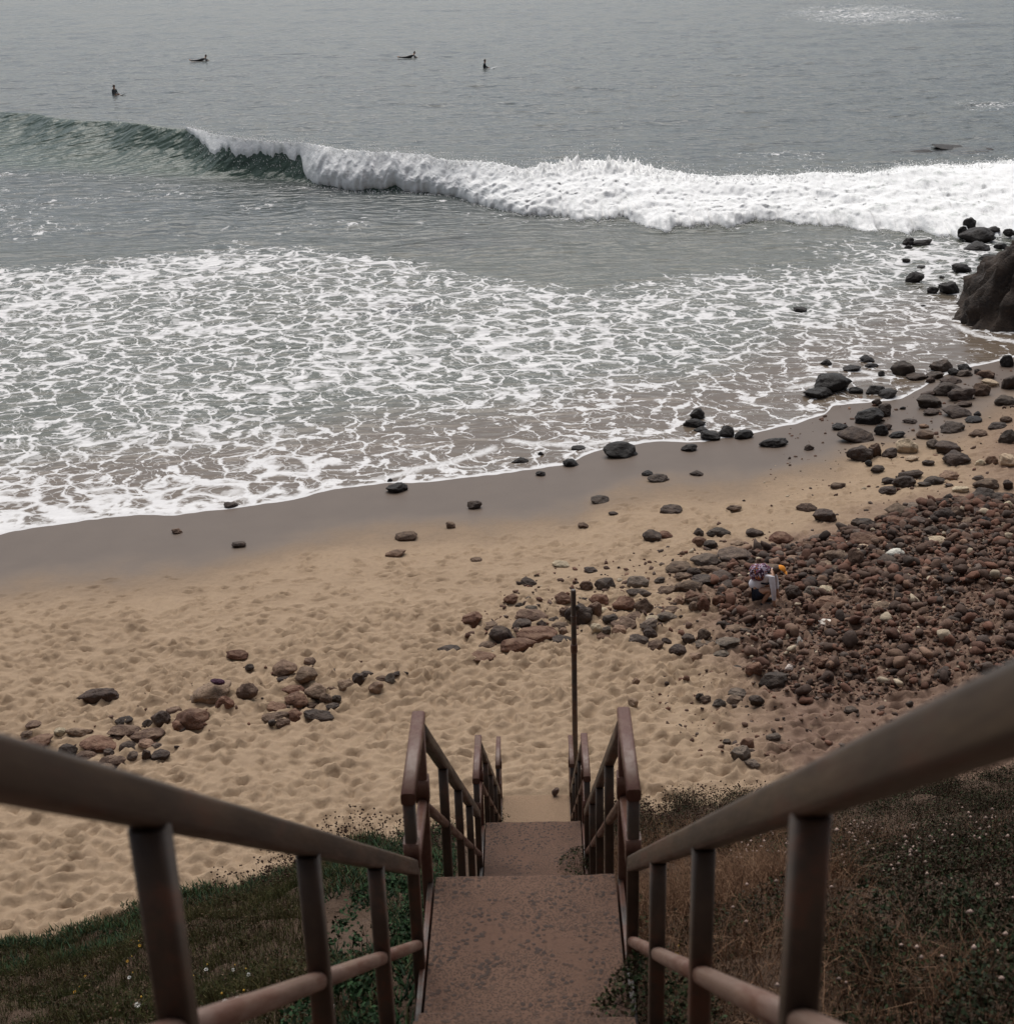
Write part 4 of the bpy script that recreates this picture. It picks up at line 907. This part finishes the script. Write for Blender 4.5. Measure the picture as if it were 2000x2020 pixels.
scrub('leafy_scrub', 45, lambda px, py, el, x, y: RIGHT(px) & (px > 1640) & (py > 1820), (.12, .3), (.15, .42), 8000, (.02, .045),
      [(.022, .036, .016), (.03, .042, .018), (.02, .026, .012)], 'darker green leafy plants in the lower right corner')
# dry grass right of the stairs
g = Bag()
P = spots(30000, lambda px, py, el, x, y: RIGHT(px) & (DRY(px, py) | ((patchy(x, y, 44, .7) > .60) & (py > 1650))))
blades(g, P, rnd(.10, .42, len(P)), rnd(.002, .0045, len(P)), rnd(.2, 1.2, len(P)), shade([(.22, .125, .075), (.16, .085, .05), (.28, .17, .105)], len(P), .5, 1.2))
tag(link('dry_grass', g.mesh('dry_grass', M_DRY)), 'tangled reddish tan dry grass behind the right handrail posts', 'grass', kind='stuff')
# stalks with round seed heads standing against the sand
def stalks(name, n, keep, hr, rr_, col, label, stemcol=(.10, .06, .04)):
    g = Bag(); P = spots(n, keep); n = len(P)
    tip = blades(g, P, rnd(*hr, n), rnd(.0025, .004, n), rnd(0, .35, n), shade([stemcol], n))
    heads(g, tip, rnd(*rr_, n), shade([col], n))
    k = rng.integers(0, n, n//2); q = P[k]+(tip[k]-P[k])*rnd(.6, .85, len(k))[:, None]; t2 = q+np.stack([rng.normal(0, .05, len(k)), rng.normal(0, .05, len(k)), rnd(.03, .09, len(k))], -1)
    heads(g, t2, rnd(*rr_, len(k))*.85, shade([col], len(k)))
    tag(link(name, g.mesh(name, M_DRY)), label, 'dry plants', kind='stuff')
stalks('seed_stalks', 560, lambda px, py, el, x, y: LEFT(px) & (px > 430) & (el < 1.3) & (patchy(x, y, 51, 1.3) > .40), (.28, .62), (.012, .020), (.055, .032, .024), 'brown round seed heads on stalks along the left edge of the bluff')
stalks('seed_stalks', 620, lambda px, py, el, x, y: RIGHT(px) & (px < 1700) & (el < 1.6) & (patchy(x, y, 53, 1.3) > .42), (.2, .45), (.012, .020), (.055, .030, .022), 'brown round seed heads on stalks along the right edge of the bluff')
stalks('pale_heads', 260, lambda px, py, el, x, y: RIGHT(px) & (px > 1440) & (py > 1640), (.28, .5), (.009, .017), (.42, .31, .26), 'pale dried flower heads dotting the dark scrub at right')
stalks('pale_heads', 40, lambda px, py, el, x, y: LEFT(px) & (px < 300), (.12, .28), (.006, .011), (.16, .10, .07), 'small dried heads in the grass at lower left')

# single flowers
M_PETAL = mat_plain('white petal', (.78, .76, .72), .7); M_YEL = mat_plain('yellow petal', (.62, .36, .05), .7); M_STEM = mat_plain('green stem', (.06, .08, .03), .8)
def flower(px, py, r_, mat, centre, label, group):
    P = march(px, py, lambda x, y: ground(x, y)+.16); root = empty('flower', (P[0], P[1], P[2]-.18)); tag(root, label, 'flower', group)
    bm = bmesh.new(); n = 10
    for k in range(n):
        a = 2*math.pi*k/n; a1, a2 = a-.22, a+.22; z = .18
        v = [bm.verts.new((q*math.cos(b), q*math.sin(b)-.3*0, z+dz)) for q, b, dz in ((.2*r_, a, 0), (.75*r_, a1, .004), (r_, a, .002), (.75*r_, a2, .004))]
        bm.faces.new(v)
    me = bpy.data.meshes.new('petals'); bm.to_mesh(me); bm.free(); me.materials.append(mat); o = link('petals', me, root); o.rotation_euler = (rad(18), rad(random.uniform(-12, 12)), 0)
    lathe('centre', [(.28*r_, .178), (.3*r_, .184), (.15*r_, .19)], centre, root, 8); lathe('stem', [(.0022, 0), (.0016, .178)], M_STEM, root, 5)
dz_ = [(545, 1035), (625, 968), (788, 970), (852, 993), (185, 1015), (235, 1160), (710, 1140), (840, 1122), (1372, 1166)]
wl = ['white daisy nearest the left handrail post', 'white daisy just right of the tall left post', 'white daisy left of the second handrail post', 'white daisy closest to the second handrail post', 'white daisy left of the tallest left post, upper one',
      'white daisy left of the tallest left post, lower one', 'white daisy low in the grass under the left mid rail', 'white daisy touching the left mid rail edge', 'white flower below the left mid rail by the dirt']
for (x, y), l in zip(dz_, wl): flower(200+x/2.989, 1580+y/2.989, .021, M_PETAL, M_YEL, l, 'white daisies in the left grass')
for (x, y), l in zip([(220, 830), (170, 800), (180, 920), (-70, 1010), (-130, 1100)], ['orange yellow flower nearest the left post', 'orange yellow flower furthest up the left slope', 'orange yellow flower below two others left of the post', 'orange yellow flower near the left frame edge', 'lowest orange yellow flower at the left edge']):
    flower(200+x/2.989, 1580+y/2.989, .018, M_YEL, M_YEL, l, 'yellow flowers on the left slope')
for (x, y), l in zip([(195, 143), (290, 755), (25, 810)], ['small yellow flower at the top of the right scrub', 'small yellow flower below the right mid rail', 'small yellow flower by the step edge at right']):
    flower(1220+x/2.4526, 1560+y/2.4526, .013, M_YEL, M_YEL, l, 'yellow flowers right of the stairs')
# little shrubs creeping over the steps
def shrub(base, r_, h_, nl, size, cols, label):
    root = empty('shrub', base); tag(root, label, 'shrub'); g = Bag()
    a = rnd(0, 6.283, nl); q = rnd(0, 1, nl)**.5; hz = rnd(0, 1, nl)**.6; clump = fbm(np.cos(a)*q*4+9, np.sin(a)*q*4+hz*3, 3, 3)
    kk = clump > .42; L = np.stack([np.cos(a)*q*r_[0], np.sin(a)*q*r_[1], hz*h_*(1-.6*q*q)], -1)[kk]
    leaves(g, L, rnd(*size, len(L)), shade(cols, len(L)), .8, .6); link('foliage', g.mesh('foliage', M_LEAF), root)
    g = Bag(); m_ = 40; blades(g, np.stack([rng.normal(0, .25*r_[0], m_), rng.normal(0, .25*r_[1], m_), 0*rnd(0, 1, m_)], -1), rnd(.5, 1.1, m_)*h_, rnd(.004, .007, m_), rnd(.1, .7, m_), shade([(.06, .035, .022)], m_))
    link('stems', g.mesh('stems', M_DRY), root)
GRC = [(.030, .036, .014), (.045, .042, .018), (.055, .034, .02), (.026, .045, .016)]
shrub((.62, 5.25, 8.85), (.34, .50), .72, 7000, (.014, .034), GRC, 'dark green shrub spilling over the right edge of the nearest step')
shrub((.50, 12.0, SZ-8.98), (.26, .32), .26, 2200, (.012, .026), GRC, 'small green shrub at the right edge of the middle landing')
shrub((-.62, 18.1, SZ-12.7), (.25, .45), .25, 700, (.015, .03), [(.02, .04, .016), (.015, .03, .012)], 'small dark plant at the left edge of the lowest landing')
for (x, y, rx_, ry_, hh_, l) in ((-.95, 5.3, .35, .9, .45, 'lush dark green plant left of the nearest landing'), (-.95, 7.6, .4, .9, .5, 'lush dark green plant left of the stairs below the first landing'), (-.9, 10.3, .35, 1.0, .5, 'dark green plant beside the left rail above the middle landing')):
    shrub((x, y, float(bluff(x, y))-.05), (rx_, ry_), hh_, 5200, (.02, .045), [(.018, .045, .016), (.025, .058, .02), (.014, .03, .012)], l)
# twig and stone lying on the stairs
M_TWIG = mat_plain('twig bark', (.09, .055, .035), .9)
tw = empty('twig', (.18, 5.19, SZ-4.775)); tag(tw, 'short dark twig lying on the nearest step', 'twig')
bar('stick', (-.05, 0, .016), (.05, .012, .02), .010, .009, .004, M_TWIG, tw); bar('side_shoot', (.01, .005, .018), (.03, .03, .022), .006, .006, .0025, M_TWIG, tw)
P = at(1095, 1562, 1.42)
o = link('rock', ANGLE[2], None, P); o.scale = (.055, .05, .075); o.rotation_euler = (.2, .3, 1); o.color = (.10, .06, .045, .3)
tag(o, 'small brown upright stone on the sand at the foot of the stairs', 'rock', 'rocks in the rocks around the pole')

# ------------------------------------------------------------------ people
def skin(name, pts, edges, mat, parent, root=0, sub=2):
    """pts: (x, y, z, rx, ry); a continuous skinned surface along the edges"""
    me = bpy.data.meshes.new(name); me.from_pydata([p[:3] for p in pts], edges, []); me.update(); me.materials.append(mat)
    o = link(name, me, parent)
    md = o.modifiers.new('skin', 'SKIN'); md.use_smooth_shade = True
    for v, p in zip(me.skin_vertices[0].data, pts): v.radius = (p[3], p[4] if len(p) > 4 else p[3])
    me.skin_vertices[0].data[root].use_root = True
    s2 = o.modifiers.new('subdivision', 'SUBSURF'); s2.levels = sub; s2.render_levels = sub
    return o
def blob(name, c, r_, mat, parent, cut=None, seed=0, rough=.06, rot=(0, 0, 0)):
    bm = bmesh.new(); bmesh.ops.create_icosphere(bm, subdivisions=4, radius=1); off = Vector((seed*3.3, 1, 2))
    for v in bm.verts:
        p = v.co*(1+rough*mn.noise(v.co*2.2+off)); v.co = Vector((p.x*r_[0], p.y*r_[1], p.z*r_[2]))
    if cut:
        n_, d_ = Vector(cut[0]).normalized(), cut[1]
        bmesh.ops.delete(bm, geom=[v for v in bm.verts if v.co.dot(n_) < d_], context='VERTS')
    for f in bm.faces: f.smooth = True
    me = bpy.data.meshes.new(name); bm.to_mesh(me); bm.free(); me.materials.append(mat)
    o = link(name, me, parent, c); o.rotation_euler = rot
    return o
def hand(pts, edges, wrist, palm, fdir, thumb, spread):
    """palm with four unequal bent fingers and a thumb off its side, added to a skin chain"""
    w0 = len(pts); pts.append((*palm, .034, .022)); edges.append((wrist, w0)); f = Vector(fdir).normalized(); sp = Vector(spread).normalized(); th = Vector(thumb).normalized()
    for k, L in enumerate((.060, .070, .066, .052)):
        b = Vector(palm)+f*.035+sp*(-.027+.018*k); m_ = b+f*L*.5; t = m_+f*L*.35+th*.02
        i = len(pts); pts += [(*b, .010), (*m_, .009), (*t, .007)]; edges += [(w0, i), (i, i+1), (i+1, i+2)]
    b = Vector(palm)-sp*.034+th*.01; t = b+f*.03-sp*.02+th*.02; i = len(pts); pts += [(*b, .011), (*t, .009)]; edges += [(w0, i), (i, i+1)]
def head_parts(parent, c, tilt, skinm, hairm, eyem):
    """ears, eyes, nose and mouth on a head of radius about 0.1 that faces +X before the tilt"""
    h = empty('face', c); h.parent = parent; h.rotation_euler = tilt
    return h
M_SKIN = mat_plain('skin', (.42, .24, .16), .55, .35, 20, .12); M_HAIR = mat_plain('brown hair', (.05, .026, .015), .6, .3, 60, .4)
M_SHIRT = mat_plain('pale shirt', (.66, .64, .68), .85, .15, 14, .10, .01); M_SHORT = mat_plain('navy shorts', (.018, .022, .035), .8, .2, 20, .3)
M_SHOE = mat_plain('dark shoe', (.03, .028, .03), .7); M_CAP = mat_plain('orange cap', (.72, .27, .035), .75, .2, 20, .15); M_EYE = mat_plain('eye', (.02, .015, .012), .3)
M_LIP = mat_plain('lip', (.32, .12, .09), .5); M_WET = mat_plain('black wetsuit', (.010, .010, .012), .35, .5, 14, .3)
def mat_pack():
    s = N('flowered backpack cloth'); p = s.obj(); v = s.vor(p, 34, 'F1', out='Color'); sep = s.n('ShaderNodeSeparateColor'); s.put(sep.inputs[0], v); n = s.noise(p, 20, 3)
    c = s.mix(s.mr(sep.outputs[0], .45, .5), (.045, .022, .045), (.17, .07, .11)); c = s.mix(s.mr(sep.outputs[1], .68, .72), c, (.42, .36, .44)); c = s.mix(s.mr(sep.outputs[2], .86, .9), c, (.42, .16, .06))
    return s.fin(c, .85, s.bump(n, .5, .01), .2)
M_PACK = mat_pack()

gp = drop(1506, 1203); gz = float(sandz(np.array([gp[0]]), np.array([gp[1]]))[0])+.03
def person_crouch(base):
    root = empty('person', base); tag(root, 'person crouching to pick up stones in white top, dark shorts and orange cap', 'person')
    # body faces +X, right side (-Y) towards the camera
    P = [(-.20, 0, .27, .105, .125), (-.13, 0, .40, .10, .12), (-.02, 0, .53, .105, .14), (.09, 0, .61, .085, .12), (.155, 0, .655, .05, .052),        # 0-4 pelvis..neck
         (.215, 0, .685, .082, .078), (.285, 0, .665, .078, .07),                                                                                     # 5-6 head
         (.12, -.15, .60, .055), (.165, -.20, .36, .040), (.185, -.18, .115, .028),                                                                    # 7-9 right arm
         (.12, .15, .60, .055), (.20, .20, .40, .040), (.24, .13, .20, .028),                                                                          # 10-12 left arm
         (-.15, -.10, .25, .092), (.13, -.14, .36, .066), (-.02, -.12, .09, .040), (.0, -.12, .035, .034), (.12, -.125, .022, .026),                   # 13-17 right leg
         (-.15, .10, .25, .092), (.15, .13, .36, .066), (-.01, .12, .09, .040), (.01, .12, .035, .034), (.13, .125, .022, .026)]                       # 18-22 left leg
    E_ = [(0, 1), (1, 2), (2, 3), (3, 4), (4, 5), (5, 6), (3, 7), (7, 8), (8, 9), (3, 10), (10, 11), (11, 12), (0, 13), (13, 14), (14, 15), (15, 16), (16, 17), (0, 18), (18, 19), (19, 20), (20, 21), (21, 22)]
    hand(P, E_, 9, (.19, -.175, .065), (.25, .05, -1), (.6, .5, 0), (1, 0, .1)); hand(P, E_, 12, (.25, .11, .14), (.2, -.2, -1), (.6, -.5, 0), (1, 0, .1))
    skin('body', P, E_, M_SKIN, root)
    T = [(-.215, 0, .265, .165, .18), (-.13, 0, .42, .125, .145), (-.02, 0, .545, .125, .160), (.09, 0, .62, .100, .13), (.12, -.15, .60, .068), (.165, -.20, .36, .052), (.184, -.182, .14, .038), (.12, .15, .60, .068), (.20, .20, .40, .052), (.238, .135, .23, .038)]
    skin('shirt', T, [(0, 1), (1, 2), (2, 3), (3, 4), (4, 5), (5, 6), (3, 7), (7, 8), (8, 9)], M_SHIRT, root)
    S_ = [(-.19, 0, .215, .12, .13), (-.13, -.10, .235, .108), (.03, -.13, .31, .086), (-.13, .10, .235, .108), (.04, .12, .31, .086)]
    skin('shorts', S_, [(0, 1), (1, 2), (0, 3), (3, 4)], M_SHORT, root)
    for sy_ in (-1, 1): blob('shoe', (.055, sy_*.122, .03), (.125, .045, .036), M_SHOE, root, seed=sy_)
    hc = Vector((.25, 0, .678)); blob('hair', hc+Vector((-.018, 0, .018)), (.098, .088, .090), M_HAIR, root, ((-1, 0, .75), -.02), 2, .10)
    cap = blob('cap', hc+Vector((.022, 0, .022)), (.100, .092, .092), M_CAP, root, ((.75, 0, 1), .025), 3, .02)
    bm = bmesh.new(); vs = [[bm.verts.new((.07+q*.075, math.sin(a)*(.088-.0*q)*(1-.25*q), -.012*q+z_)) for a in np.linspace(-1.3, 1.3, 9)] for q in (0, 1) for z_ in (0, .006)]
    for a_, b_ in ((0, 2), (3, 1), (2, 3), (1, 0)):
        for k in range(8): bm.faces.new((vs[a_][k], vs[a_][k+1], vs[b_][k+1], vs[b_][k]))
    me = bpy.data.meshes.new('brim'); bm.to_mesh(me); bm.free(); me.materials.append(M_CAP); o = link('brim', me, cap, (.01, 0, .02)); o.rotation_euler = (0, rad(35), 0)
    for sy_ in (-1, 1):
        blob('eye', (.335, sy_*.03, .672), (.010, .014, .009), M_EYE, root, seed=4); blob('ear', (.235, sy_*.082, .66), (.022, .012, .03), M_SKIN, root, seed=5)
    blob('nose', (.352, 0, .655), (.016, .013, .022), M_SKIN, root, seed=6); blob('mouth', (.338, 0, .622), (.010, .026, .008), M_LIP, root, seed=7)
    return root
pr = person_crouch((gp[0], gp[1], gz-.01)); pr.scale = (1.06, 1.06, 1.06); pr.rotation_euler = (0, 0, rad(-10))
bpk = empty('backpack', (gp[0], gp[1], gz)); tag(bpk, 'purple flower patterned backpack worn by the crouching person', 'backpack')
bag_ = blob('pack', (-.10, 0, .655), (.225, .18, .15), M_PACK, bpk, seed=9, rough=.12, rot=(0, rad(-40), 0))
blob('front_pocket', (-.20, 0, .72), (.125, .13, .09), M_PACK, bpk, seed=11, rough=.1, rot=(0, rad(-40), 0))
for sy_ in (-1, 1):
    skin('strap', [(-.02, sy_*.10, .70, .014, .02), (.09, sy_*.115, .715, .012, .02), (.16, sy_*.115, .62, .012, .02), (.06, sy_*.135, .47, .012, .02), (-.08, sy_*.13, .48, .012, .02)], [(0, 1), (1, 2), (2, 3), (3, 4)], M_SHORT, bpk)
bpk.rotation_euler = (0, 0, rad(-10))
# dark bundle on the tan boulder
P = drop(430, 1347, lambda x, y: beach(x, y)+.42); M_PURP = mat_plain('dark purple cloth', (.055, .022, .040), .8, .2, 25, .4)
cb = empty('cloth_bundle', P); tag(cb, 'small dark purple cloth bundle lying on top of the tan boulder', 'bundle')
blob('roll', (0, 0, .02), (.135, .07, .05), M_PURP, cb, seed=13, rough=.22, rot=(0, 0, -.3)); blob('fold', (.05, -.03, .035), (.07, .06, .035), M_PURP, cb, seed=14, rough=.25)

M_BOARD = [mat_plain('board white', (.6, .6, .58), .3, .5, 6, .1), mat_plain('board tan', (.45, .33, .22), .35, .5, 6, .15)]
def surfboard(loc, rz, L, label, mat, pitch=0.0):
    bm = bmesh.new(); n = 22; rings = []
    for i in range(n+1):
        t = i/n; w_ = .26*max(math.sin(math.pi*min(1, .04+.96*t))**.55, .03); zz_ = .10*(abs(2*t-1)**3); th = .035*max(math.sin(math.pi*(.05+.9*t)), .15)
        rings.append([bm.verts.new(((t-.5)*L, w_*math.cos(a), zz_+th*math.sin(a))) for a in np.linspace(0, 2*math.pi, 12, endpoint=False)])
    for a_, b_ in zip(rings, rings[1:]):
        for k in range(12):
            f = bm.faces.new((a_[k], a_[(k+1) % 12], b_[(k+1) % 12], b_[k])); f.smooth = True
    bm.faces.new(rings[0][::-1]); bm.faces.new(rings[-1]); bmesh.ops.recalc_face_normals(bm, faces=bm.faces)
    me = bpy.data.meshes.new('deck'); bm.to_mesh(me); bm.free(); me.materials.append(mat)
    root = empty('surfboard', loc); root.rotation_euler = (0, pitch, rz); tag(root, label, 'surfboard', 'surfboards out beyond the wave')
    link('deck', me, root)
    for x_, y_ in ((-.42, 0), (-.37, .12), (-.37, -.12)):
        fm = bpy.data.meshes.new('fin'); v = [(x_*L-.05, y_-.004, -.03), (x_*L+.07, y_-.004, -.03), (x_*L-.07, y_-.002, -.15), (x_*L-.05, y_+.004, -.03), (x_*L+.07, y_+.004, -.03), (x_*L-.07, y_+.002, -.15)]
        fm.from_pydata(v, [], [(0, 1, 2), (5, 4, 3), (0, 3, 4, 1), (1, 4, 5, 2), (2, 5, 3, 0)]); fm.materials.append(M_SHOE); link('fin', fm, root)
    return root
def surfer(loc, rz, label, pose):
    root = empty('person', loc, rz); tag(root, label, 'person', 'surfers waiting beyond the wave')
    if pose == 'prone':
        B = [(-.05, 0, .13, .12, .13), (.2, 0, .15, .12, .14), (.42, 0, .24, .12, .17), (.52, 0, .33, .06), (.585, 0, .43, .085, .08), (.61, 0, .50, .085, .08)]
        arms = [[(.43, s_*.19, .26, .055), (.62, s_*.34, .10, .042), (.82, s_*.36, -.02, .034)] for s_ in (-1, 1)]
        legs = [[(-.1, s_*.09, .12, .09), (-.52, s_*.11, .10, .065), (-.92, s_*.12, .13, .045), (-1.04, s_*.12, .19, .035)] for s_ in (-1, 1)]
        hc = Vector((.60, 0, .47))
    else:
        B = [(0, 0, .06, .14, .17), (.02, 0, .22, .12, .15), (.05, 0, .42, .13, .18), (.07, 0, .53, .06), (.09, 0, .63, .085, .08), (.10, 0, .70, .085, .08)]
        arms = [[(.06, s_*.20, .43, .058), (.12, s_*.27, .22, .044), (.33, s_*.16, .10, .036)] for s_ in (-1, 1)]
        legs = [[(.05, s_*.12, .02, .10), (.38, s_*.30, -.02, .075), (.36, s_*.33, -.40, .055), (.44, s_*.33, -.46, .04)] for s_ in (-1, 1)]
        hc = Vector((.10, 0, .67))
    V = list(B); Ed = [(k, k+1) for k in range(5)]
    for A in arms:
        i = len(V); V += A; Ed += [(2, i), (i, i+1), (i+1, i+2)]
        q = A[2]; hand(V, Ed, i+2, (q[0]+.05, q[1], q[2]-.01), (1, 0, -.15), (0, 0, -1), (0, 1, 0))
    for A in legs: i = len(V); V += A; Ed += [(0, i), (i, i+1), (i+1, i+2), (i+2, i+3)]
    skin('body', V, Ed, M_SKIN, root, sub=1)
    Wv = [(*b[:3], b[3]*1.12, (b[4] if len(b) > 4 else b[3])*1.12) for b in B[:4]]; We = [(0, 1), (1, 2), (2, 3)]
    for A in arms: i = len(Wv); Wv += [(*q[:3], q[3]*1.15) for q in A]; We += [(2, i), (i, i+1), (i+1, i+2)]
    for A in legs: i = len(Wv); Wv += [(*q[:3], q[3]*1.12) for q in A[:3]]; We += [(0, i), (i, i+1), (i+1, i+2)]
    skin('wetsuit', Wv, We, M_WET, root, sub=1)
    blob('hair', hc+Vector((-.015, 0, .02)), (.108, .098, .115), M_HAIR, root, ((-.9, 0, .6), -.03), 3, .08)
    for s_ in (-1, 1): blob('eye', hc+Vector((.088, s_*.032, .0)), (.01, .014, .009), M_EYE, root)
    blob('nose', hc+Vector((.10, 0, -.02)), (.017, .013, .022), M_SKIN, root)
    root.scale = (1.1, 1.1, 1.1)
for px, py, rz, pose, lab, blab in ((395, 118, 4, 'prone', 'black wetsuit surfer lying prone, left one of the two paddlers', 'surfboard under the left prone surfer'),
                                    (806, 113, 2, 'prone', 'black wetsuit surfer paddling prone near the top centre', 'surfboard under the prone surfer near the top centre'),
                                    (955, 132, 8, 'sit', 'surfer in black sitting low, rightmost of the four surfers', 'surfboard under the rightmost surfer'),
                                    (225, 186, -25, 'sit', 'surfer in black sitting upright, closest to the wave at left', 'pale surfboard under the sitting surfer nearest the wave')):
    Q = at(px, py, .05); z = float(sea_z(np.array([Q[0]]), np.array([Q[1]]))[0])
    surfer((Q[0], Q[1], z-(.02 if pose == 'prone' else .06)), rad(rz), lab, pose)
    surfboard((Q[0]+(.0 if pose == 'prone' else .25), Q[1], z-(.03 if pose == 'prone' else .12)), rad(rz), 2.1, blab, M_BOARD[0 if pose == 'sit' else 1], rad(-3 if pose == 'prone' else -9))
